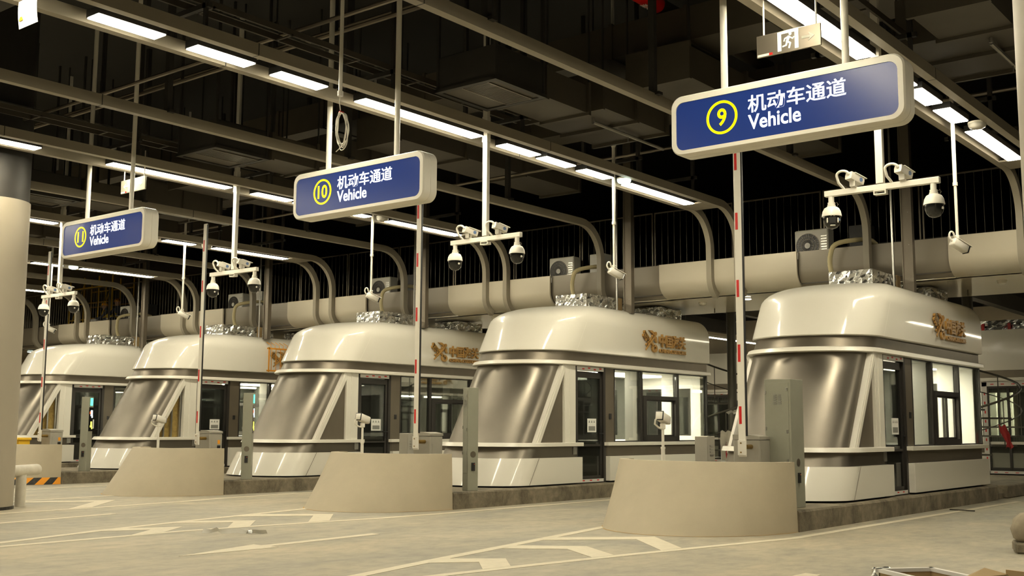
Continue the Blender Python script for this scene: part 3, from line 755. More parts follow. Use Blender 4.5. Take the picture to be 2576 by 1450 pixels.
for k in range(4):
    t = barrier_gate(k >= 2) if k in (0, 2) else copy_tree(prev)
    prev = t
    t.location = (-7.21 - P * k - (.05 if k == 3 else 0), 14.23, .28); t['group'] = 'upright barrier gates'
    t['label'] = 'grey barrier gate with upright red striped arm, lane ' + gate_lab[k]
    if k < 3:
        c = thing('control_box', 'small grey louvred box left of the barrier gate of lane ' + gate_lab[k], 'control box', (-8.27 - P * k, 15.0, .28), 0, 'louvred control boxes')
        MB().box(-.12, .10, -.11, .11, 0, .97, .008).build('cabinet', 'box_grey', c)
        lv = MB()
        for i in range(4): lv.box(.101, .107, -.05, .05, .68 + i * .045, .70 + i * .045)
        lv.build('louvre', 'galvanised', c)
        MB().box(-.11, .09, -.114, -.109, .05, .92).build('door', 'box_grey', c)
    if k < 3:
        c = thing('camera_post', 'small white camera on a short white post, standing on the island of lane ' + ['nine', 'ten', 'eleven'][k], 'camera', (-8.365 - P * k, 13.94, .57), 0, 'short camera posts')
        MB().tube([(0, 0, 0), (0, 0, .52)], .028, 12).tube([(0, 0, .50), (0, 0, .80)], .020, 12).lathe([(.034, .50), (.034, .53)], n=12).build('post', 'cream_metal', c, smooth=40)
        MB().box(-.03, .03, -.035, .035, .78, .86, .008).build('bracket', 'cream_metal', c)
        hd = MB(); hd.T = Matrix.Translation((0, 0, .94)) @ Matrix.Rotation(math.radians(8), 4, 'Z') @ Matrix.Rotation(math.radians(-14), 4, 'X') @ Matrix.Scale(1.22, 4)
        hd.box(-.05, .05, -.10, .13, -.052, .052, .014)
        b_ = hd.build('camera_body', 'cream_metal', c, smooth=50)
        r_ = MB(); r_.T = hd.T
        r_.box(-.054, .054, -.108, -.098, -.056, .056, .02); r_.build('rear_gasket', 'black', c, smooth=50)
        r_ = MB(); r_.T = hd.T
        r_.box(-.042, .042, -.114, -.106, -.044, .044, .014); r_.build('rear_cap', 'cream_metal', c, smooth=50)
        r_ = MB(); r_.T = hd.T; r_.box(-.045, .045, .131, .138, -.045, .045, .004); r_.build('front_glass', 'black_gloss', c)
        lp = [(.0, -.11, .93), (-.03, -.15, .91), (-.04, -.15, .85), (-.02, -.08, .80), (0, 0, .78)]
        corr = MB().tube(lp, .014, 8); corr.build('cable', 'cream_metal', c, smooth=60)

# ------------------------------------------------------------------ reader pillars on the kerbs
def pillar(w_, d_, face_led):
    t = thing('reader_pillar', '', 'pillar')
    MB().box(-w_ / 2, w_ / 2, -d_ / 2, d_ / 2, 0, 1.77, .006).build('housing', 'cabinet_grey', t)
    # reader face looks along local -Y
    MB().box(-.032, .032, -d_ / 2 - .022, -d_ / 2 + .002, .34, .48, .004).build('card_reader', 'black', t)
    MB().box(.012, .018, -d_ / 2 - .0235, -d_ / 2 - .021, .45, .456).build('status_light', 'led_red', t)
    MB().prism([(.055 * math.cos(i * PI / 12), .62 + .055 * math.sin(i * PI / 12)) for i in range(24)], 'y', -d_ / 2 - .003, -d_ / 2 + .002).build('speaker_grille', 'steel_dark', t)
    # cabinet door on the left face (local -X)
    x = -w_ / 2
    MB().box(x - .006, x + .002, -d_ / 2 + .03, d_ / 2 - .02, .30, 1.72, .002).build('cabinet_door', 'cabinet_grey', t)
    v = MB()
    for i in range(5):
        for j in (0, 1): v.box(x - .011, x - .005, -.06 + j * .07, -.015 + j * .07, 1.42 + i * .03, 1.435 + i * .03)
    v.build('vent_slots', 'galvanised', t)
    for z in (.62, 1.02, 1.60): MB().box(x - .016, x - .005, -d_ / 2 + .04, -d_ / 2 + .065, z, z + .05, .003).build('lock', 'galvanised', t)
    for z in (.62, 1.06, 1.56): MB().box(x - .016, x - .004, d_ / 2 - .03, d_ / 2 - .008, z, z + .05, .003).build('hinge', 'galvanised', t)
    if face_led:
        x = w_ / 2
        MB().box(x - .002, x + .006, -d_ / 2 + .012, d_ / 2 - .012, .95, 1.52).build('display_panel', 'black_gloss', t)
        e = MB().box(x, x + .012, -.045, .055, 1.56, 1.74, .004); e.build('green_arrow_lamp', 'led_green', t)
        e = MB().box(x + .006, x + .011, -.02, .06, 1.31, 1.45).box(x + .006, x + .011, .02, .07, 1.27, 1.33); e.build('white_symbol', 'led_white', t)
        e = MB().box(x + .006, x + .011, -.06, -.025, 1.36, 1.42); e.build('red_mark', 'led_red', t)
        e = MB().box(x + .006, x + .011, -.03, .06, 1.04, 1.09).box(x + .006, x + .011, -.01, .05, 1.09, 1.18).box(x + .006, x + .011, .03, .07, 1.0, 1.04); e.build('yellow_symbol', 'led_yellow', t)
    return t
pl = pillar(.41, .39, False)
pl.location = (-6.885, 14.755, .28); pl.rotation_euler.z = math.radians(90)
pl['label'] = 'tall grey cabinet pillar with louvred door beside the number nine barrier gate'; pl['group'] = 'reader pillars'
for k, az in ((1, 69), (2, 42), (3, 29)):
    pl = pillar(.20, .20, k > 1)
    pl.location = (-12.80 - P * (k - 1) + (.05 if k > 1 else 0), 14.90, .28); pl.rotation_euler.z = math.radians(az)
    pl['label'] = ['', 'slim grey reader pillar right of the number ten barrier gate', 'slim grey reader pillar right of the number eleven barrier gate, its lamps seen edge on', 'slim grey reader pillar with lit coloured symbols, right of the striped barrier wall'][k]
    pl['group'] = 'reader pillars'

# yellow electrical box on the striped island, seen past the column
yb = thing('electric_box', 'yellow electrical box with red lightning mark behind the left column', 'electric box', (-26.15, 13.85, .57))
MB().box(-.26, .26, -.14, .14, 0, .43, .01).build('body', 'yellow_plastic', yb)
MB().box(-.29, .29, -.17, .17, .43, .50, .02).build('lid', 'yellow_plastic', yb)
MB().box(-.20, .04, -.143, -.139, .25, .38).build('white_label', 'paper', yb)
MB().prism([(.14, .24), (.06, .13), (.11, .14), (.08, .03), (.19, .16), (.13, .15), (.20, .24)], 'y', -.145, -.139).build('lightning_mark', 'red_tape', yb)
# pale impact rail around the left column
gr = thing('guard_rail', 'scuffed pale pipe guard rail round the foot of the left column', 'guard rail', (-18.45, 9.85, 0))
MB().tube([(0, 0, 0), (0, 0, .53)], .085, 16).build('post', 'pipe_white', gr, smooth=40)
MB().tube([(1.1, -1.45, .60), (.45, -.72, .60), (.0, 0, .60), (-.28, .42, .60)], .095, 16).build('rail', 'pipe_white', gr, smooth=50)

# ================================================================== SIGNS AND CAMERA MASTS
def lane_sign(num, k):
    t = thing('lane_sign', 'blue lit lane sign reading %s Vehicle, ' % num + ['largest and nearest, upper right', 'hanging in the middle of the picture', 'smallest, hanging at the left'][k], 'sign', (-4.725 - P * k, 10.2, 4.23), 0, 'hanging blue lane signs')
    h = MB()
    o = [rrect(-1.255, 1.255, 0, .65, .13), rrect(-1.255, 1.255, 0, .65, .13), rrect(-1.19, 1.19, .052, .573, .09), rrect(-1.19, 1.19, .052, .573, .09)]
    n = len(o[0])
    rings = [[(x, .27, z) for x, z in rrect(-1.235, 1.235, .02, .63, .12)], [(x, .25, z) for x, z in o[0]], [(x, .14, z) for x, z in o[0]], [(x, .135, z) for x, z in rrect(-1.25, 1.25, .005, .645, .128)], [(x, .13, z) for x, z in o[0]], [(x, .02, z) for x, z in o[0]], [(x, 0, z) for x, z in rrect(-1.24, 1.24, .012, .635, .12)], [(x, -.002, z) for x, z in o[2]], [(x, .03, z) for x, z in o[2]]]
    h.loft(rings).build('sign_housing', 'cream_metal', t, smooth=35)
    MB().prism(rrect(-1.188, 1.188, .054, .571, .088), 'y', .008, .02).build('face_panel', 'sign_blue', t)
    rg = []; n = 48
    mb = MB(); cx, cz = -.648, .335
    for r, y in ((.178, .002), (.178, .010), (.152, .010), (.152, .002)):
        rg.append([(cx + r * math.cos(2 * PI * i / n), y, cz + r * math.sin(2 * PI * i / n)) for i in range(n)])
    rg.append(rg[0]); mb.loft(rg, True, False, False).build('number_ring', 'sign_yellow', t)
    wd = .105 if num == '9' else .19
    text_mesh('number', num, .2, 'sign_yellow', t, FRONT(cx - wd / 2, .009, cz - .09), .0035, .004, fit_w=wd, fit_h=.185)
    text_mesh('chinese_lettering', '机动车通道', .2, 'sign_white', t, FRONT(-.352, .009, .325), .0020, .004, fit_w=1.04, fit_h=.185)
    text_mesh('english_lettering', 'Vehicle', .2, 'sign_white', t, FRONT(-.352, .009, .150), .0032, .004, fit_w=.57, fit_h=.155)
    for x in (-.675, .645):
        MB().tube([(x, .13, .64), (x, .13, 4.9)], .037, 16).build('hanging_pole', 'cream_metal', t, smooth=40)
    return t
for k, nm in enumerate(('9', '10', '11')): lane_sign(nm, k)

def dome_camera(turned):
    t = thing('dome_camera', '', 'camera')
    MB().lathe([(.034, 0), (.034, -.075), (.044, -.076), (.044, -.105), (.05, -.108), (.05, -.13)][::-1], n=20).build('neck', 'cream_metal', t, smooth=40)
    MB().lathe([(.05, -.125), (.085, -.145), (.108, -.185), (.118, -.235), (.120, -.25), (.114, -.252)][::-1], n=28).build('hood', 'cream_metal', t, smooth=40)
    MB().lathe([(.02, -.40), (.06, -.385), (.09, -.35), (.106, -.30), (.110, -.252)], n=28).build('globe', 'black_gloss', t, smooth=60)
    a = math.radians(28 if turned else 205)
    d = Vector((math.sin(a), -math.cos(a), 0)); 
    M_ = Matrix.Translation((0, 0, -.31)) @ Matrix.Rotation(a, 4, 'Z')
    lm = MB(); lm.T = M_; lm.box(-.045, .045, -.112, -.06, -.045, .045, .012)
    lm.build('lens_block', 'black', t)
    l2 = MB(); l2.T = M_
    for bx in ((-.07, -.055, -.03, .03), (.055, .07, -.03, .03), (-.03, .03, -.068, -.056), (-.028, .028, .048, .062)):
        l2.box(bx[0], bx[1], -.109, -.08, bx[2], bx[3], .004)
    l2.build('infrared_strips', 'white_trim', t)
    b2 = MB(); b2.T = Matrix.Translation((0, 0, -.30)) @ Matrix.Rotation(math.radians(75), 4, 'Z')
    b2.prism([(.016 * math.cos(i * PI / 8), .016 * math.sin(i * PI / 8)) for i in range(16)], 'y', -.112, -.10)
    b2.build('round_badge', 'blue_emblem' if turned else 'white_trim', t)
    MB().tube([(.04, 0, -.10), (.075, -.01, -.08), (.09, -.01, -.11), (.06, 0, -.14)], .0035, 5).build('safety_wire', 'steel_dark', t)
    return t
def bullet_camera():
    t = thing('bullet_camera', '', 'camera')
    MB().box(-.035, .035, -.05, .05, 0, .012).box(-.022, .022, -.022, .022, .01, .075, .004).build('bracket', 'cream_metal', t)
    MB().box(-.038, .028, -.066, -.058, .01, .08).build('label_plate', 'ac_white', t)
    R_ = Matrix.Translation((0, 0, .115)) @ Matrix.Rotation(math.radians(-18), 4, 'Z') @ Matrix.Rotation(math.radians(-14), 4, 'X')
    b = MB(); b.T = R_; b.prism([(-.045, -.045), (.045, -.045), (.052, .0), (.045, .045), (-.045, .045), (-.052, 0)], 'y', -.11, .12)
    b.box(-.056, .056, -.06, .16, .045, .054, .003)
    b.build('camera_body', 'cream_metal', t, smooth=20)
    f = MB(); f.T = R_; f.prism([(-.04, -.04), (.04, -.04), (.045, 0), (.04, .04), (-.04, .04), (-.045, 0)], 'y', .12, .132); f.build('front_glass', 'black_gloss', t)
    e = MB(); e.T = R_; e.add([(.0525, .06 + .028 * math.cos(i * PI / 8), .0 + .026 * math.sin(i * PI / 8)) for i in range(16)] + [(.045, .06 + .028 * math.cos(i * PI / 8), .026 * math.sin(i * PI / 8)) for i in range(16)], [tuple(range(16))] + [(i, (i + 1) % 16, 16 + (i + 1) % 16, 16 + i) for i in range(16)])
    e.build('round_badge', 'blue_emblem', t)
    loop = []
    p0 = R_ @ Vector((0, -.11, .01))
    for k in range(13):
        a = PI * k / 12; loop.append((p0.x - .075 + .075 * math.cos(a) , p0.y - .012 * math.sin(a), p0.z + .085 * math.sin(a) * .6))
    loop += [(p0.x - .14, p0.y + .03, .07), (p0.x - .11, p0.y + .07, .02), (p0.x - .10, -.01, 0)]
    MB().tube(loop, .016, 10).build('cable', 'cream_metal', t, smooth=60)
    return t
def mast():
    t = thing('camera_mast', '', 'camera mast')
    MB().box(-.045, .045, -.035, .035, .08, 5.0, .004).build('drop_pole', 'cream_metal', t)
    MB().box(-.052, .052, -.042, .042, 1.55, 1.95, .003).build('pole_sleeve', 'cream_metal', t)
    MB().box(-.69, .69, -.035, .035, 0, .07, .004).build('crossbar', 'cream_metal', t)
    c = MB().box(-.075, .075, -.042, .042, -.012, .0).box(-.075, -.06, -.042, .042, -.045, 0).box(.06, .075, -.042, .042, -.045, 0).box(-.075, .075, -.042, .042, -.055, -.043)
    c.build('clamp', 'cream_metal', t)
    return t
mp_, dc, dct, bc = mast(), dome_camera(False), dome_camera(True), bullet_camera()
mast_lab = ['right of sign nine', 'right of sign ten', 'right of sign eleven', 'beside the left column']
for k in range(4):
    x = -4.74 - P * k; 
    t = mp_ if k == 0 else copy_tree(mp_); t.location = (x, 12.95, 4.18)
    t['label'] = 'white T shaped camera mast hanging from the ceiling ' + mast_lab[k]; t['group'] = 'hanging camera masts'
    for s_, nm in ((-1, 'left'), (1, 'right')):
        if k == 0 and s_ == -1: d = dct
        elif k == 0: d = dc
        else: d = copy_tree(dc)
        d.location = (x + .615 * s_ + (.0), 12.95, 4.18); d['group'] = 'dome cameras under the masts'
        d['label'] = 'white dome camera under the %s end of the mast ' % nm + mast_lab[k]
        b = bc if (k == 0 and s_ == -1) else copy_tree(bc)
        b.location = (x + (-.315 if s_ < 0 else .275), 12.95, 4.25); b.rotation_euler.z = 0 if s_ < 0 else math.radians(4); b['group'] = 'bullet cameras on the masts'
        b['label'] = 'white bullet camera on the mast %s, %s of its pole' % (mast_lab[k], nm)
def hanging_pole():
    t = thing('camera_pole', '', 'pole')
    MB().tube([(0, 0, .02), (0, 0, .80)], .022, 12).tube([(0, 0, .78), (0, 0, 4.97)], .029, 12).lathe([(.036, .76), (.036, .81)], n=12).build('tube', 'cream_metal', t, smooth=40)
    MB().lathe([(.03, 2.16), (.07, 2.26), (.07, 2.29)], n=14).build('flange', 'cream_metal', t, smooth=40)
    MB().box(-.03, .03, -.03, .03, -.02, .03, .006).build('knuckle', 'cream_metal', t)
    return t
def hung_camera():
    t = thing('hung_camera', '', 'camera')
    R_ = Matrix.Translation((0, .03, -.11)) @ Matrix.Rotation(math.radians(-30), 4, 'Z') @ Matrix.Rotation(math.radians(-24), 4, 'X') @ Matrix.Scale(1.25, 4)
    b = MB(); b.T = R_; b.box(-.048, .048, -.10, .12, -.045, .045, .012); b.build('camera_body', 'cream_metal', t, smooth=50)
    b = MB(); b.T = R_; b.box(-.056, .056, -.06, .15, .045, .053, .003); b.build('sun_shield', 'cream_metal', t)
    b = MB(); b.T = R_; b.box(-.050, .050, .115, .135, -.047, .047, .010); b.build('front_glass', 'black_gloss', t)
    p0 = R_ @ Vector((0, -.10, .0)); lp = [(p0.x, p0.y, p0.z), (p0.x - .01, p0.y - .03, p0.z + .03)]
    for k in range(9):
        a = PI * k / 8; lp.append((p0.x - .01 + .03 * (1 - math.cos(a)) - .02, p0.y - .03 + .02 * (1 - math.cos(a)), p0.z + .07 + .07 * math.sin(a)))
    lp.append((0, 0, -.04))
    MB().tube(lp, .014, 8).build('cable', 'cream_metal', t, smooth=60)
    MB().box(-.012, .012, -.012, .03, -.06, 0).build('bracket', 'cream_metal', t)
    return t
hp, hc = hanging_pole(), hung_camera()
dl = ['near the right edge', 'above the middle booth', 'below sign ten', 'left of the number eleven barrier arm', 'behind the leftmost camera mast']
for k in range(5):
    pos = [(-4.945, 16.5, 4.12), (-10.86, 16.5, 4.20), (-17.13, 16.65, 4.22), (-23.26, 16.25, 4.17), (-29.36, 16.2, 4.13)][k]
    t = hp if k == 0 else copy_tree(hp); t.location = pos; t['group'] = 'thin hanging camera poles'
    t['label'] = 'thin white camera pole hanging from the ceiling ' + dl[k]
    c = hc if k == 0 else copy_tree(hc); c.location = (pos[0], pos[1], pos[2] - .0); c['group'] = 'cameras on the thin poles'
    c['label'] = 'small white camera ending the thin pole ' + dl[k]

# ================================================================== BOOTHS
ys = lambda z: 16.42 + .60 * (z - .28)
def bring(z, hw, e, yend, p=1.95, n=44, dy=0.0):
    b = .80 + .065 * (z - .28) + e
    return [(hw, yend, z)] + [(x, y, z) for x, y in half_ellipse(hw, b, ys(z) + dy, n, p)] + [(-hw, yend, z)]
OFF = (0, 20, .28)
def booth(open_sides=False, rear_door=False):
    t = thing('customs_booth', '', 'booth')
    def B(mb, name, m, parent=None, smooth=None):
        # parts are modelled in lane space; sub-parts share the frame of their part, whose own origin is the booth origin
        return mb.build(name, m, parent or t, smooth, OFF)
    # plinths, lower band, counter
    B(MB().loft([bring(.31, 1.155, .03, 18.16), bring(.80, 1.155, .03, 18.16)]), 'front_plinth', 'white_panel', smooth=25)
    for s in (1, -1):
        sm = MB().add([(1.158 * s, ys(.31) + .02, .31), (1.158 * s, ys(.31) + .032, .31), (1.158 * s, ys(.80) + .032, .80), (1.158 * s, ys(.80) + .02, .80)], [(0, 1, 2, 3)])
        B(sm, 'panel_seam', 'brown_panel')
    B(MB().box(-1.155, 1.155, 19.13, 23.40, .31, .80, .004), 'rear_plinth', 'white_panel')
    B(MB().loft([bring(.281, 1.04, -.08, 18.1), bring(.32, 1.04, -.08, 18.1)]).box(-1.04, 1.04, 19.2, 23.3, .281, .32), 'footing', 'black')
    B(MB().loft([bring(.80, 1.05, -.08, 18.12), bring(1.01, 1.05, -.08, 18.12)]), 'front_band', 'steel', smooth=25)
    B(MB().box(-1.05, 1.05, 19.17, 23.30, .80, 1.01), 'rear_band', 'brown_panel')
    B(MB().loft([bring(1.01, 1.15, .03, 18.2), bring(1.013, 1.157, .06, 18.2), bring(1.075, 1.157, .04, 18.2), bring(1.082, 1.15, .02, 18.2)]), 'front_counter', 'white_trim', smooth=25)
    B(MB().box(-1.157, 1.157, 19.08, 23.44, 1.01, 1.08, .006), 'rear_counter', 'white_trim')
    # leaning nose clad in brushed steel
    r = []
    for i in range(7):
        z = 1.08 + (2.60 - 1.08) * i / 6; r.append([q for q in bring(z, .985, -.24, 0, dy=-.12)[1:-1]])
    B(MB().loft(r), 'nose_cladding', 'steel', smooth=25)
    # ledge, fascia, roof canopy
    B(MB().loft([bring(2.585, 1.10, .02, 23.42), bring(2.60, 1.128, .05, 23.43), bring(2.66, 1.12, .03, 23.43), bring(2.672, 1.10, .0, 23.42)]), 'ledge', 'white_trim', smooth=25)
    B(MB().loft([bring(2.665, 1.04, -.08, 23.38), bring(2.88, 1.04, -.08, 23.38)]), 'fascia_band', 'steel_dark', smooth=25)
    rr = [bring(2.855, 1.04, -.07, 23.36), bring(2.86, 1.09, -.02, 23.4), bring(2.875, 1.11, 0, 23.4), bring(3.16, 1.112, 0, 23.4), bring(3.45, 1.112, 0, 23.4)]
    for i in range(1, 10):
        a = PI / 2 * i / 9; z = 3.45 + .43 * math.sin(a); d = 1 - math.cos(a)
        rr.append(bring(z, 1.112 - .43 * d, -.66 * d, 23.4, dy=.95 * d - .6 * (z - 3.45) * .4))
    can = B(MB().loft(rr), 'roof_canopy', 'white_panel', smooth=28)
    for s in (1, -1):
        z0, z1 = 2.88, 3.46
        B(MB().add([(1.1145 * s, ys(z0) + .05, z0), (1.1145 * s, ys(z0) + .060, z0), (1.1145 * s, ys(z1) + .060, z1), (1.1145 * s, ys(z1) + .05, z1)], [(0, 1, 2, 3)]), 'canopy_seam', 'cream_metal')
    # sides
    for s in (1, -1):
        X = lambda a: (a - .07) * s
        def para(y0b, y0t, w_, xa, xb, z0=1.08, z1=2.59):
            return MB().add([(X(xa), y0b, z0), (X(xb), y0b, z0), (X(xb), y0b + w_, z0), (X(xa), y0b + w_, z0), (X(xa), y0t, z1), (X(xb), y0t, z1), (X(xb), y0t + w_, z1), (X(xa), y0t + w_, z1)],
                            [(0, 1, 2, 3), (4, 5, 6, 7), (0, 1, 5, 4), (1, 2, 6, 5), (2, 3, 7, 6), (3, 0, 4, 7)])
        st = para(16.76, 17.62, .15, 1.02, 1.145)
        q = para(16.80, 17.66, .03, 1.14, 1.155); st.add(q.v, q.f)
        B(st, 'slanted_strut', 'white_trim')
        B(MB().box(X(1.02), X(1.14), 17.68, 18.05, 1.08, 2.59).box(X(1.14), X(1.15), 17.83, 17.88, 1.08, 2.59).box(X(1.14), X(1.148), 17.69, 17.74, 1.08, 2.59), 'door_post', 'white_trim')
        tri = [(16.93, 1.08), (17.70, 1.08), (17.70, 2.44)]
        if not open_sides:
            B(MB().prism(tri, 'x', X(1.05), X(1.09)), 'infill_panel', 'brown_panel')
        else:
            B(MB().prism([(16.9, 1.08), (17.70, 1.08), (17.70, 2.5), (17.6, 2.5)], 'x', X(.94), X(.96)), 'insulation_board', 'insulation')
            sd = MB()
            for y, z1 in ((17.15, 1.45), (17.38, 1.85), (17.62, 2.3)): sd.box(X(1.0), X(1.05), y - .02, y + .02, 1.08, z1)
            B(sd, 'wall_stud', 'galvanised')
        # door: frame, glass leaf, handle, notice, film
        fr = MB().box(X(.98), X(1.12), 18.05, 18.13, .30, 2.59).box(X(.98), X(1.12), 19.05, 19.13, .30, 2.59).box(X(.98), X(1.12), 18.05, 19.13, 2.50, 2.59).box(X(.98), X(1.12), 18.05, 19.13, .285, .31)
        B(fr, 'door_frame', 'dark_frame')
        lf = MB().box(X(1.04), X(1.09), 18.14, 18.20, .33, 2.48).box(X(1.04), X(1.09), 18.98, 19.04, .33, 2.48).box(X(1.04), X(1.09), 18.14, 19.04, .33, .42).box(X(1.04), X(1.09), 18.14, 19.04, 2.36, 2.48).box(X(1.04), X(1.09), 18.14, 19.04, 1.00, 1.04)
        lo = B(lf, 'door_leaf', 'dark_frame')
        B(MB().box(X(1.060), X(1.068), 18.20, 18.98, .42, 2.36), 'door_glass', 'glass_dark', lo).parent = lo
        B(MB().box(X(1.09), X(1.13), 19.0, 19.02, 1.24, 1.27).box(X(1.125), X(1.145), 18.88, 19.03, 1.245, 1.265).box(X(1.088), X(1.098), 18.995, 19.03, 1.10, 1.40), 'door_handle', 'black', lo)
        if s == 1:
            nt = B(MB().box(X(1.069), X(1.073), 18.55, 18.86, 1.28, 1.55), 'door_notice', 'paper', lo)
            pr_ = MB().box(X(1.073), X(1.0745), 18.59, 18.82, 1.31, 1.40)
            for i in range(3): pr_.prism([(18.59 + i * .085, 1.47), (18.64 + i * .085, 1.47), (18.615 + i * .085, 1.52)], 'x', X(1.073), X(1.0745))
            B(pr_, 'print', 'print_grey', lo)
            fm_ = MB().box(X(1.121), X(1.125), 18.12, 19.06, 2.50, 2.58)
            fm_.setm(1)
            for i in range(4): fm_.box(X(1.125), X(1.126), 18.30 + i * .2, 18.38 + i * .2, 2.52 + .02 * (i % 2), 2.545 + .02 * (i % 2))
            B(fm_, 'protective_film', ['tape_film', 'red_tape'])
            fm_ = MB().box(X(1.121), X(1.126), 18.14, 19.04, .30, .36)
            fm_.setm(1)
            for i in range(3): fm_.box(X(1.126), X(1.1265), 18.30 + i * .25, 18.38 + i * .25, .325, .345)
            B(fm_, 'sill_film', ['tape_film', 'red_tape'])
            B(MB().box(X(1.121), X(1.145), 17.97, 18.09, .85, 1.0, .005), 'intercom', 'galvanised')
            B(MB().box(X(1.121), X(1.135), 19.25, 19.33, 1.55, 1.66, .004), 'keypad', 'black')
        B(MB().box(X(.98), X(1.12), 19.13, 19.45, 1.08, 2.59).box(X(.98), X(1.11), 19.13, 19.2, .3, 1.08), 'wall_pier', 'brown_panel')
        # windows: thin dark frame, three bays, sliding sash in the middle one
        wf = MB()
        for (a, b) in ((19.44, 19.475), (20.47, 20.55), (21.99, 22.07), (23.33, 23.375)): wf.box(X(1.04), X(1.125), a, b, 1.08, 2.59)
        wf.box(X(1.04), X(1.12), 19.44, 23.375, 2.565, 2.59).box(X(1.04), X(1.12), 19.44, 23.375, 1.08, 1.105)
        B(wf, 'window_frame', 'dark_frame')
        for (a, b, c, d) in ((19.475, 20.47, 1.105, 2.565), (20.55, 21.99, 2.06, 2.565), (22.07, 23.33, 1.105, 2.565)):
            B(MB().box(X(1.086), X(1.094), a, b, c, d), 'window_pane', 'glass_clear')
        sf = MB().box(X(1.03), X(1.14), 20.55, 21.99, 1.98, 2.06).box(X(1.03), X(1.14), 20.55, 20.68, 1.105, 1.98).box(X(1.03), X(1.14), 21.90, 21.99, 1.105, 1.98).box(X(1.03), X(1.14), 20.55, 21.99, 1.105, 1.19)
        so = B(sf, 'sash_frame', 'dark_frame')
        for (a, b, x) in ((20.68, 21.32, 1.10), (21.24, 21.90, 1.06)):
            sh = MB()
            for (e, f, g, h) in ((a, a + .035, 1.19, 1.98), (b - .035, b, 1.19, 1.98), (a, b, 1.19, 1.225), (a, b, 1.945, 1.98)): sh.box(X(x - .018), X(x + .018), e, f, g, h)
            so2 = B(sh, 'sliding_sash', 'dark_frame', so)
        B(MB().box(X(1.098), X(1.104), 20.71, 21.29, 1.22, 1.95), 'window_pane', 'glass_clear', so)
        B(MB().box(X(1.058), X(1.064), 21.27, 21.87, 1.22, 1.95), 'window_pane', 'glass_clear', so)
        pi_ = MB()
        for y, d in ((20.51, .30), (22.03, .30)): pi_.box(X(1.035), X(1.035 - d), y - .06, y + .06, 1.09, 2.58)
        pi_.box(X(1.035), X(.78), 23.20, 23.34, 1.09, 2.58)
        B(pi_, 'inner_pilaster', 'white_inner')
    B(MB().box(-.98, .98, 18.1, 23.3, 2.56, 2.585), 'inner_ceiling', 'white_inner')
    B(MB().box(-.95, .95, 19.2, 23.25, 1.08, 1.10), 'worktop', 'white_inner')
    B(MB().box(-.45, .45, 20.0, 22.8, 2.545, 2.56), 'inner_lamp', 'booth_lamp')
    bw = MB().box(-1.03, -.92, 23.34, 23.39, 1.08, 2.59).box(.92, 1.03, 23.34, 23.39, 1.08, 2.59).box(-.92, .92, 23.34, 23.39, 2.3, 2.59).box(-.92, .92, 23.34, 23.39, 1.08, 1.2)
    B(bw, 'rear_wall', 'white_inner')
    B(MB().box(-.92, .92, 23.36, 23.368, 1.2, 2.3), 'rear_pane', 'glass_grey')
    if rear_door:
        d = MB().setm(0).box(-.62, .62, 23.41, 23.45, .29, .36).box(-.62, -.50, 23.41, 23.45, .29, 2.56).box(.50, .62, 23.41, 23.45, .29, 2.56).box(-.62, .62, 23.41, 23.45, 2.46, 2.56)
        d.setm(1)
        for i in range(9): d.box(-.575, -.545, 23.45, 23.452, .4 + i * .23, .47 + i * .23).box(.545, .575, 23.45, 23.452, .4 + i * .23, .47 + i * .23)
        for i in range(4): d.box(-.42 + i * .25, -.34 + i * .25, 23.45, 23.452, 2.50, 2.52).box(-.42 + i * .25, -.34 + i * .25, 23.45, 23.452, .315, .33)
        B(d, 'rear_door_frame', ['tape_film', 'red_tape'])
        B(MB().box(-.5, .5, 23.40, 23.44, .36, .44).box(-.03, .03, 23.40, 23.44, .36, 2.46).box(-.5, -.46, 23.40, 23.44, .36, 2.46).box(.46, .5, 23.40, 23.44, .36, 2.46).box(-.5, .5, 23.40, 23.44, 2.4, 2.46), 'rear_door_leaf', 'dark_frame')
        B(MB().box(-.5, .5, 23.39, 23.41, .36, 2.46), 'rear_door_glass', 'glass_grey')
    # raised emblem and lettering on the canopy
    em = MB(); u0, v0 = 20.42, 2.985
    U = lambda x: u0 + (x - 290) / 420 * .60
    V = lambda x, y: v0 + (1070 + (x - 290) * .10 - y) / 725 * .47
    def poly(pts, x0=1.125, x1=1.165): em.prism([(U(x), V(x, y)) for x, y in pts], 'x', x0, x1)
    def bar(xa, ya, xb, yb, w_, x0=1.125, x1=1.165):
        a = Vector((U(xa), V(xa, ya))); b = Vector((U(xb), V(xb, yb))); t_ = (b - a).normalized(); n_ = Vector((-t_.y, t_.x)) * w_ / 2
        em.prism([tuple(a + n_), tuple(a - n_), tuple(b - n_), tuple(b + n_)], 'x', x0, x1)
    def disc(x, y, r, x0=1.125, x1=1.165): em.prism([(U(x) + r * math.cos(i * PI / 8), V(x, y) + r * math.sin(i * PI / 8)) for i in range(16)], 'x', x0, x1)
    bar(345, 410, 600, 880, .052); disc(345, 410, .035)
    for i, (x, y) in enumerate(((315, 520), (352, 590), (392, 660))): bar(x + 55, y - 55, x, y, .05); disc(x, y, .03)
    cu, cv = U(625), V(625, 955); rg = []
    for rx, ry, x in ((.105, .085, 1.125), (.105, .085, 1.165), (.052, .042, 1.165), (.052, .042, 1.125)):
        rg.append([(x, cu + rx * math.cos(2 * PI * i / 24), cv + ry * math.sin(2 * PI * i / 24)) for i in range(24)])
    rg.append(rg[0]); em.loft(rg, True, False, False)
    bar(660, 455, 345, 1000, .040, 1.165, 1.180); disc(655, 455, .04)
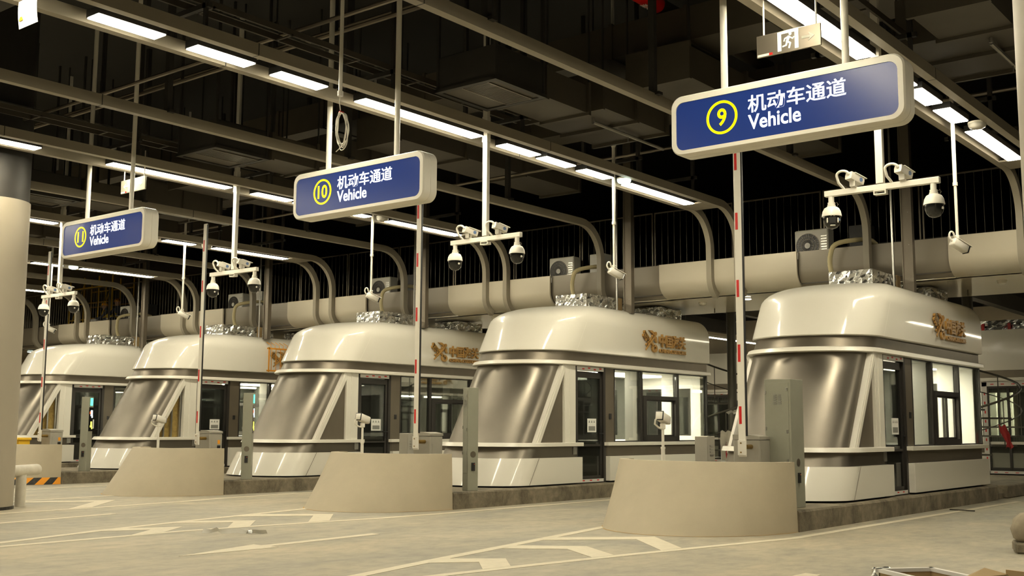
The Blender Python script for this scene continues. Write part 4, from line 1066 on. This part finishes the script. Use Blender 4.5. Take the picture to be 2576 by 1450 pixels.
    for i, (x, y) in enumerate(((600, 560), (545, 655), (485, 745), (430, 830))):
        s_ = .05 - .006 * i
        for a in (0, 1):
            ang = [(.075 * math.cos(q * PI / 10), s_ * math.sin(q * PI / 10)) for q in range(20)]
            rgs = []
            for sc_2, xx in ((1, 1.130), (1, 1.158), (.55, 1.158), (.55, 1.130)): rgs.append([(xx, U(x) + p[0] * sc_2, V(x, y) + p[1] * sc_2) for p in ang])
            rgs.append(rgs[0])
        em.loft(rgs, True, False, False)
    for i in range(4): poly([(455 + i * 26, 345 + i * 28), (560 + i * 12, 350 + i * 30), (612, 410 + i * 26), (600, 470 + i * 16), (560 + i * 6, 430 + i * 18)], 1.130, 1.152 + .004 * i)
    for i in range(3): poly([(630, 530 + i * 30), (690 - i * 16, 580 + i * 30), (712 - i * 20, 760 - i * 20), (672 - i * 12, 770 - i * 25), (640, 650 + i * 10)], 1.130, 1.152 + .004 * i)
    B(em, 'emblem', 'gold_wood')
    text_mesh('chinese_lettering', '中国海关', .3, 'gold_wood', t, RIGHT(1.145, 21.10 - 20, 3.125 - .28), .0075, .02, fit_w=1.13, fit_h=.285)
    text_mesh('english_lettering', 'CHINA CUSTOMS', .1, 'gold_wood', t, RIGHT(1.145, 21.10 - 20, 3.005 - .28), .0034, .02, fit_w=1.13, fit_h=.082)
    return t
bp_ = booth(); bo_ = booth(True)
blab = ['white and steel customs booth nearest the camera at the right, behind the tall grey cabinet', 'white and steel customs booth in the middle with brightly lit windows', 'white and steel customs booth with dark windows behind the number ten barrier arm', 'white and steel customs booth with orange wrapped emblem, second from the left', 'white and steel customs booth at the far left, cut off by the column']
for k in range(5):
    if k == 0: t = bp_
    elif k == 1: t = copy_tree(bp_)
    elif k == 2: t = copy_tree(bp_, skip=('inner_lamp',))
    elif k == 3: t = bo_
    else: t = copy_tree(bo_, skip=('inner_lamp', 'emblem', 'chinese_lettering', 'english_lettering'))
    t.location = (XC[k] + .09, 20, .28); tag(t, blab[k], 'booth', 'customs booths')
    # foil wrapped duct and cable box on the roof
    random.seed(20 + k)
    def foil_box(x0, x1, y0, y1, z0, z1, nx, ny, nz, amp):
        mb = MB()
        def face(o, du, dv, nu, nv):
            vs = []
            for i in range(nu + 1):
                for j in range(nv + 1):
                    p = Vector(o) + Vector(du) * i / nu + Vector(dv) * j / nv
                    e = (0 < i < nu) and (0 < j < nv)
                    q = [random.uniform(-amp, amp) if e else 0 for _ in range(3)]
                    vs.append((p.x + q[0], p.y + q[1], p.z + q[2]))
            mb.add(vs, [(i * (nv + 1) + j, (i + 1) * (nv + 1) + j, (i + 1) * (nv + 1) + j + 1, i * (nv + 1) + j + 1) for i in range(nu) for j in range(nv)])
        a, b, c = x1 - x0, y1 - y0, z1 - z0
        face((x0, y0, z0), (a, 0, 0), (0, 0, c), nx, nz); face((x0, y1, z0), (a, 0, 0), (0, 0, c), nx, nz)
        face((x0, y0, z0), (0, b, 0), (0, 0, c), ny, nz); face((x1, y0, z0), (0, b, 0), (0, 0, c), ny, nz)
        face((x0, y0, z1), (a, 0, 0), (0, b, 0), nx, ny)
        return mb
    rl = ['of the booth behind sign nine', 'of the middle booth', 'of the third booth from the right', 'of the second booth from the left', 'of the leftmost booth'][k]
    tt = thing('foil_duct', 'silver foil wrapped duct lying on the roof ' + rl, 'duct', (XC[k] + .09, 20.0, 3.885), 0, 'foil wrapped ducts on the booth roofs')
    foil_box(-.30, .50, -.75, .62, 0, .29, 16, 20, 5, .022).build('wrapped_box', 'foil', tt)
    foil_box(-.20, .45, .62, 1.05, 0, .17, 12, 8, 5, .03).build('wrapped_end', 'foil', tt)
    MB().box(-.32, .52, .42, .60, 0, .305, .01).build('cardboard_collar', 'cardboard', tt)
    tt = thing('foil_duct', 'crumpled foil duct behind the riser, roof ' + rl, 'duct', (XC[k] + .30, 22.5, 3.885), 0, 'crumpled foil ducts')
    foil_box(-.40, .40, -.5, .5, 0, .24, 14, 14, 6, .035).build('wrapped_box', 'foil', tt)
# orange wrapping over the emblem of the second booth from the left
ow = thing('orange_wrapping', 'orange taped wrapping over the emblem of the second booth from the left', 'wrapping', (XC[3] + 1.28, 20.3, 2.9))
fr = MB()
for (a, b, c, d) in ((0, .04, -.02, .68), (.74, .78, -.02, .68), (-.05, .82, .0, .04), (-.05, .82, .62, .66)): fr.box(-.004, .004, a, b, c, d)
for i in range(5): fr.tube([(0, .08 + i * .15, .62), (.02, .06 + i * .15, .74), (-.12, .02 + i * .15, .82)], .008, 5)
for i in range(4): fr.box(-.003, .003, .1 + i * .16, .115 + i * .16, .0, .64)
fr.build('tape_frame', 'orange', ow)

# ------------------------------------------------------------------ rear row of booths seen between the front ones
rb = booth(False, True)
for k in range(3):
    t = rb if k == 0 else copy_tree(rb, skip=('inner_lamp',))
    t.location = [(XC[0], 33.1, .28), (-18.1, 37.2, .28), (-29.0, 37.2, .28)][k]; t.rotation_euler.z = PI
    tag(t, ['rear booth with a taped glass door, seen past the right end of the rightmost booth', 'rear booth seen between the two right booths, behind the spiral stair', 'rear booth hidden behind the third booth from the right'][k], 'booth', 'rear customs booths')
d = dome_camera(False); d.location = (-16.96, 33.78, 3.25); d.scale = (.8, .8, .8)
tag(d, 'small white dome camera on a rear booth behind the number nine arm', 'camera')

def spiral_stair(x, y, label, phase):
    t = thing('spiral_stair', label, 'stair', (x, y, .26), 0, 'spiral stairs')
    MB().tube([(0, 0, 0), (0, 0, 4.6)], .11, 20).build('centre_column', 'stair_steel', t, smooth=40)
    n = 10
    for i in range(n):
        a0 = phase + i * math.radians(36); z = .2 + i * .19
        q = [(.1 * math.cos(a0 + .3), .1 * math.sin(a0 + .3))] + [(1.0 * math.cos(a0 + j * .125), 1.0 * math.sin(a0 + j * .125)) for j in range(6)] + [(.1 * math.cos(a0 + .3), .1 * math.sin(a0 + .2))]
        MB().prism(q[:-1], 'z', z, z + .035).build('tread', 'stair_steel', t)
        aa = a0 + .3
        MB().tube([(.97 * math.cos(aa), .97 * math.sin(aa), z), (.97 * math.cos(aa), .97 * math.sin(aa), z + .95)], .011, 6).build('baluster', 'stair_steel', t)
    for h, r_ in ((.95, .024), (.48, .012)):
        MB().tube([(.97 * math.cos(phase + .3 + j * math.radians(12)), .97 * math.sin(phase + .3 + j * math.radians(12)), .2 + h + j * .19 / 3) for j in range(3 * n - 2)], r_, 8).build('handrail', 'stair_steel', t, smooth=60)
    return t
spiral_stair(-13.02, 25.0, 'dark steel spiral stair behind the middle booth, right of its windows', math.radians(-161))
spiral_stair(-7.35, 25.0, 'dark steel spiral stair at the right edge behind the rightmost booth', math.radians(-161))
def rag(name, m, pts, loc, label, cat, w_=.22):
    mb = MB()
    vs = []
    for i, (x, y, z) in enumerate(pts):
        for j in range(6):
            u = j / 5 - .5; vs.append((x + u * w_ * (1 + .4 * math.sin(i * 2.1)), y + .04 * math.sin(j * 2 + i), z + .03 * math.cos(j * 1.7 + i * 1.3)))
    n = len(pts)
    fs = [(i * 6 + j, i * 6 + j + 1, (i + 1) * 6 + j + 1, (i + 1) * 6 + j) for i in range(n - 1) for j in range(5)]
    mb.add(vs, fs); mb.add([(v[0], v[1] + .012, v[2]) for v in vs], [f[::-1] for f in fs])
    return tag(mb.build(name, m, smooth=80, loc=loc), label, cat)
sb = thing('cloth_board', 'white board draped with grey and red cloths beside the left spiral stair', 'board', (-12.6, 23.95, .28))
MB().box(-.2, .2, 0, .04, 0, 1.0).build('board', 'paper', sb)
def cloth(m, x0, w_, z1, z0, nm):
    mb = MB(); vs = []
    for i in range(8):
        z = z1 + (z0 - z1) * i / 7
        for j in range(7): vs.append((x0 + w_ * (j / 6 - .5) * (1 - .08 * i * ((j % 2))), -.03 - .03 * math.sin(j * 1.9 + i * .7), z + .03 * math.sin(j * 2.3)))
    fs = [(i * 7 + j, i * 7 + j + 1, (i + 1) * 7 + j + 1, (i + 1) * 7 + j) for i in range(7) for j in range(6)]
    mb.add(vs, fs); mb.add([(a, b + .01, c) for a, b, c in vs], [f[::-1] for f in fs]); mb.build(nm, m, sb, smooth=80)
cloth('cloth_grey', .0, .36, 1.03, .35, 'grey_cloth'); cloth('cloth_red', .06, .2, .75, .1, 'red_cloth')
rag('plastic_sheet', 'plastic_film', [(0, 0, 0), (.15, .02, .08), (.32, .05, .02), (.45, .05, -.15), (.5, .05, -.35)], (-12.65, 24.15, 1.72), 'clear plastic sheet draped on a tread of the left spiral stair', 'sheet')
rag('red_cloth', 'cloth_red', [(0, 0, .0), (.05, .0, -.15), (.1, .02, -.32), (.12, .0, -.45)], (-6.55, 24.25, 1.45), 'red cloth caught on the right spiral stair', 'cloth', .15)
rag('grey_cloth', 'cloth_grey', [(0, 0, .0), (.02, .0, -.15), (.06, .02, -.3), (.05, .0, -.5)], (-7.05, 24.1, 1.55), 'grey cloth caught on the right spiral stair', 'cloth', .2)

# rear ceiling: pale bulkhead, dark joists, one lamp line
struct('trim_92', MB().box(-46, 16, 34.5, 34.8, 3.6, 5.0), 'wall_beige')
struct('trim_93', MB().box(-46, 16, 24.4, 46.8, 5.4, 5.5), 'duct_black')
for i, x in enumerate((-4.6, -8.2, -11.3, -14.6, -17.8)):
    svc('rear_beam', 'dark beam under the rear ceiling, ' + ['rightmost', 'second from the right', 'third from the right', 'fourth from the right', 'leftmost'][i], 'beam', MB().box(x - .12, x + .12, 24.6, 46, 4.55, 4.95), 'duct_brown' if i % 2 else 'duct_black', 'rear ceiling beams')
for i, x in enumerate((-15.95, -3.72, -9.85, -22.1, -28.2)):
    rl = thing('strip_lamp', ['long lit strip lamp under the rear ceiling, behind the number nine barrier arm', 'long strip lamp under the rear ceiling, right of the rightmost rear booth', 'long strip lamp under the rear ceiling, behind the rightmost booth', 'long strip lamp under the rear ceiling, behind the middle booth', 'long strip lamp under the rear ceiling, behind the third booth'][i], 'lamp', (x, 31.5, 4.02), 0, 'rear strip lamps')
    MB().box(-.08, .08, -4.5, 4.5, .012, .08).build('housing', 'white_trim', rl)
    MB().box(-.07, .07, -4.5, 4.5, 0, .012).build('diffuser', 'rear_lamp', rl)
    for y in (-3.6, 0, 3.6): MB().box(-.01, .01, y - .01, y + .01, .08, 1.38).build('hanger_rod', 'stair_steel', rl)
wp = thing('wrapped_ducting', 'foil wrapped ducting with painted red reflections, on the rear booth at the right edge', 'ducting', (-7.6, 31.0, 3.88))
random.seed(5)
foil_box(-1.2, 1.6, -.6, .6, 0, .30, 30, 10, 5, .03).build('foil_wrap', 'foil', wp)
for i in range(4): MB().box(-1.0 + i * .65, -.93 + i * .65, -.64, -.60, .05, .22).build('pink_reflection', 'red_tape', wp)  # red blocks stand in for a pinkish reflection on the foil

# soffit fittings
def disc_light(x, y, label, m, r=.10):
    t = thing('downlight', label, 'lamp', (x, y, 4.135), 0, 'soffit downlights')
    MB().lathe([(r, 0), (r, .012)], n=28).build('diffuser', m, t); MB().lathe([(r + .02, .008), (r + .02, .025)], n=28).build('rim', 'white_trim', t)
disc_light(-11.05, 21.95, 'small bright round downlight in the soffit left of the rightmost booth', 'downlight')
disc_light(-23.3, 21.95, 'small bright round downlight in the soffit above the third booth', 'downlight')
disc_light(-41.0, 21.95, 'small pale round downlight in the soffit above the leftmost booth', 'emergency_lamp')
for i, x in enumerate((-5.85, -12.2, -18.2)):
    t = thing('smoke_detector', 'small white smoke detector under the soffit ' + ['at the right edge', 'above the rightmost beige wall', 'above the middle booth'][i], 'smoke detector', (x, 22.1, 4.09), 0, 'smoke detectors')
    MB().lathe([(.05, 0), (.075, .02), (.08, .05)], n=20).build('sensor', 'white_trim', t, smooth=40); MB().lathe([(.09, .05), (.09, .07)], n=20).build('base', 'white_trim', t)
for i, (x, y) in enumerate(((-14.6, 22.6), (-12.6, 23.4), (-20.6, 22.6), (-8.6, 22.8), (-6.8, 23.2))):
    t = thing('sprinkler', 'tiny sprinkler head under the soffit, ' + ['left end, above the middle booth', 'right end, above the middle booth', 'above the third booth', 'left of the two over the rightmost booth', 'right of the two over the rightmost booth'][i], 'sprinkler', (x, y, 4.04), 0, 'soffit sprinklers')
    MB().tube([(0, 0, .0), (0, 0, .12)], .012, 8).lathe([(.035, .03), (.035, .036)], n=12).build('head', 'steel_dark', t)

# ================================================================== HANGING EXIT SIGNS, NOTICE, CABLE
def running_man(mb, cx, cz, h, y0, y1):
    S = h / 1.0
    def bar(xa, za, xb, zb, w_):
        a = Vector((cx + xa * S, cz + za * S)); b = Vector((cx + xb * S, cz + zb * S)); t_ = (b - a).normalized(); n_ = Vector((-t_.y, t_.x)) * w_ * S / 2
        e = t_ * w_ * S * .3
        mb.prism([tuple(a + n_ - e), tuple(a - n_ - e), tuple(b - n_ + e), tuple(b + n_ + e)], 'y', y0, y1)
    mb.prism([(cx + (.14 + .085 * math.cos(i * PI / 8)) * S, cz + (.40 + .085 * math.sin(i * PI / 8)) * S) for i in range(16)], 'y', y0, y1)
    bar(.06, .25, -.05, .0, .15); bar(-.05, .0, .14, -.14, .10); bar(.14, -.14, .06, -.40, .09); bar(-.05, .0, -.12, -.22, .10); bar(-.12, -.22, -.32, -.26, .08)
    bar(.08, .24, .28, .10, .07); bar(.28, .10, .36, .18, .06); bar(.04, .26, -.18, .18, .07); bar(-.18, .18, -.24, .04, .06)
def exit_sign(label, loc, W, H_, lit, rz=0, rod=.45):
    t = thing('exit_sign', label, 'sign', loc, rz)
    MB().box(-W / 2, W / 2, -.012, .012, 0, H_, .003).build('panel', 'steel_dark' if not lit else 'exit_plain', t)
    e = MB().box(-.115, -.075, -.018, -.012, .02, H_ - .01).box(.075, .115, -.018, -.012, .02, H_ - .01).box(-.115, .115, -.018, -.012, H_ - .035, H_ - .01)
    e.build('door_symbol', 'exit_white', t)
    mm = MB(); running_man(mm, 0, H_ * .48, H_ * .78, -.018, -.012); mm.build('running_figure', 'exit_white', t)
    for sx in ((1, -1) if lit else (1,)):
        a = MB().prism([(sx * .15, H_ * .44), (sx * .24, H_ * .44), (sx * .22, H_ * .30), (sx * .29, H_ * .5), (sx * .22, H_ * .70), (sx * .24, H_ * .56), (sx * .15, H_ * .56)], 'y', -.016, -.012)
        a.build('arrow', 'exit_green' if lit else 'exit_plain', t)
    st = MB().box(-W / 2 + .01, -W / 2 + .14, -.014, -.012, .005, .03); st.build('sticker', 'paper', t)
    MB().box(-W / 2 + .14, -W / 2 + .18, -.0145, -.012, .005, .03).build('red_sticker', 'red_tape', t)
    for x in (-W / 2 + .08, W / 2 - .05): MB().tube([(x, 0, H_ - .01), (x, 0, H_ + rod)], .010, 8).build('hanging_rod', 'cream_metal', t, smooth=40)
    return t
exit_sign('silvery exit sign with a running figure hanging above sign nine', (-4.77, 10.55, 5.235), .71, .235, False)
exit_sign('lit exit sign with green arrows both ways hanging above sign eleven', (-17.1, 10.85, 5.40), .74, .235, True)
x_ = exit_sign('green lit exit sign far back between the third and the middle booth', (-24.5, 28.5, 4.32), .68, .34, True, 0, .74)
wn = thing('warning_sheet', 'white sheet with a yellow triangle hanging from the lamp in the top left corner', 'sheet', (-11.0, 5.66, 5.52))
vs = []; 
for i in range(6):
    u = i / 5
    for j in range(5): vs.append((-.19 + .38 * j / 4 + .06 * u, .0 - .05 * math.sin(u * PI / 2) , .27 * u - .02))
fs = [(i * 5 + j, i * 5 + j + 1, (i + 1) * 5 + j + 1, (i + 1) * 5 + j) for i in range(5) for j in range(4)]
m_ = MB().add(vs, fs).add([(a, b + .003, c) for a, b, c in vs], [f[::-1] for f in fs]); m_.build('paper_sheet', 'paper', wn, smooth=60)
MB().prism([(-.15, .05), (-.07, .05), (-.10, .13)], 'y', -.030, -.026).build('warning_triangle', 'yellow_plastic', wn)
cc = thing('coiled_cable', 'coil of thin white cable hanging from a white conduit left of sign ten', 'cable', (-9.86, 9.0, 4.65))
MB().tube([(0, 0, .72), (0, 0, 4.5)], .024, 12).lathe([(.036, .68), (.036, .74)], n=12).build('conduit', 'cream_metal', cc, smooth=40)
MB().tube([(0, 0, .70), (-.01, 0, .60), (.01, 0, .50)], .006, 6).build('cable_drop', 'cream_metal', cc, smooth=60)
random.seed(3)
cl = MB()
for i in range(6):
    rx, rz_ = random.uniform(.075, .125), random.uniform(.15, .235); ti = random.uniform(-.35, .12)
    cl.tube([(.01 + rx * math.cos(a * PI / 16) + ti * (rz_ - rz_ * math.sin(a * PI / 16)) * -.5, .012 * math.sin(a * .6 + i) + i * .007, .475 - rz_ + rz_ * math.sin(a * PI / 16)) for a in range(32)], .0055, 6, closed=True)
cl.tube([(.08, 0, .42), (.12, 0, .28), (.11, 0, .15), (.05, 0, .05), (-.05, 0, .0)], .0055, 6)
cl.build('cable_coil', 'cream_metal', cc, smooth=60)
MB().box(-.01, .02, -.012, .05, .47, .49).build('red_tie', 'red_tape', cc)

# ================================================================== LOOSE THINGS ON THE FLOOR
def ribbon(path, h, m, label, name, tilt=0.0):
    vs = []
    for i, (x, y, dz) in enumerate(path): vs += [(x, y, dz + .003), (x + tilt * math.sin(i), y + tilt * math.cos(i), dz + h)]
    n = len(path); fs = [(2 * i, 2 * i + 2, 2 * i + 3, 2 * i + 1) for i in range(n - 1)]
    mb = MB().add(vs, fs).add([(a + .002, b + .002, c) for a, b, c in vs], [f[::-1] for f in fs])
    return tag(mb.build(name, m, smooth=80), label, 'strip')
ribbon([(-12.2, 8.95, 0), (-12.08, 8.97, 0), (-12.02, 9.02, .02), (-11.98, 9.04, .03), (-11.93, 9.06, 0), (-11.86, 9.12, 0), (-11.80, 9.2, .01), (-11.72, 9.26, -.02)], .055, 'plastic_film', 'curled clear plastic strip lying on the floor between the arrow and the chevrons', 'plastic_strip', .03)
ribbon([(-11.72, 9.28, 0), (-11.66, 9.32, 0), (-11.62, 9.30, .01), (-11.56, 9.38, 0), (-11.50, 9.44, 0)], .05, 'foil', 'shiny foil strip lying on the floor just right of the plastic strip', 'foil_strip', .02)
tag(MB().tube([(-6.29, 19.89, .012), (-5.86, 19.82, .012)], .011, 8).build('rod', 'stair_steel', smooth=40), 'thin dark rod lying by the kerb of the rightmost booth', 'rod')
cr = thing('open_box', 'open cardboard box with a pale wooden rim at the bottom edge of the picture', 'box', (-2.12, 6.26, 0), math.radians(-39))
b_ = MB()
for (a, b, c, d) in ((-.20, .20, -.16, -.15), (-.20, .20, .15, .16), (-.20, -.19, -.16, .16), (.19, .20, -.16, .16)): b_.box(a, b, c, d, 0, .57)
b_.box(-.2, .2, -.16, .16, 0, .01); b_.build('carton', 'cardboard', cr)
b_ = MB()
for (a, b, c, d) in ((-.215, .215, -.175, -.145), (-.215, .215, .145, .175), (-.215, -.185, -.175, .175), (.185, .215, -.175, .175)): b_.box(a, b, c, d, .567, .587)
b_.build('wooden_rim', 'tape_film', cr)
random.seed(9); foil_box(-.29, -.21, -.16, -.05, .32, .575, 5, 5, 8, .02).build('foil_scrap', 'foil', cr)

cr = thing('torn_carton', 'torn cardboard carton with foil in the bottom right corner', 'box', (-1.43, 5.49, 0), math.radians(-20))
b_ = MB()
for (a, b, c, d, h) in ((-.18, .18, -.15, -.14, .66), (-.18, .18, .14, .15, .70), (-.18, -.17, -.15, .15, .68), (.17, .18, -.15, .15, .69)): b_.box(a, b, c, d, 0, h)
b_.build('carton', 'cardboard', cr)
b_ = MB()
b_.add([(-.18, -.15, .66), (.18, -.15, .66), (.16, -.25, .62), (-.20, -.24, .60)], [(0, 1, 2, 3)]).add([(-.18, -.15, .68), (-.18, .15, .68), (-.28, .12, .70), (-.27, -.12, .65)], [(0, 1, 2, 3)])
b_.build('flap', 'cardboard', cr)
random.seed(12); foil_box(-.15, .15, -.12, .12, .4, .66, 8, 8, 4, .03).build('foil_scrap', 'foil', cr)
ck = thing('cement_sack', 'grey brown cement sack slumped on a block at the right edge of the picture', 'sack', (-3.34, 13.66, 0), math.radians(20))
MB().box(-.28, .30, -.22, .22, 0, .12, .02).build('block', 'kerb_concrete', ck)
rg = []
for z, w_, d_ in ((.12, .24, .17), (.17, .29, .21), (.26, .30, .22), (.36, .27, .20), (.43, .20, .14), (.45, .10, .07)):
    rg.append([(w_ * math.copysign(abs(math.cos(a * PI / 12)) ** .6, math.cos(a * PI / 12)) * (1 + .04 * math.sin(a * 2.3 + z * 20)), d_ * math.copysign(abs(math.sin(a * PI / 12)) ** .6, math.sin(a * PI / 12)) * (1 + .05 * math.sin(a * 1.7 + z * 13)), z) for a in range(24)])
mat('sack_cloth', (0.25, 0.21, 0.15), 0.9, var=0.15, vscale=8)
MB().loft(rg).build('sack', 'sack_cloth', ck, smooth=60)
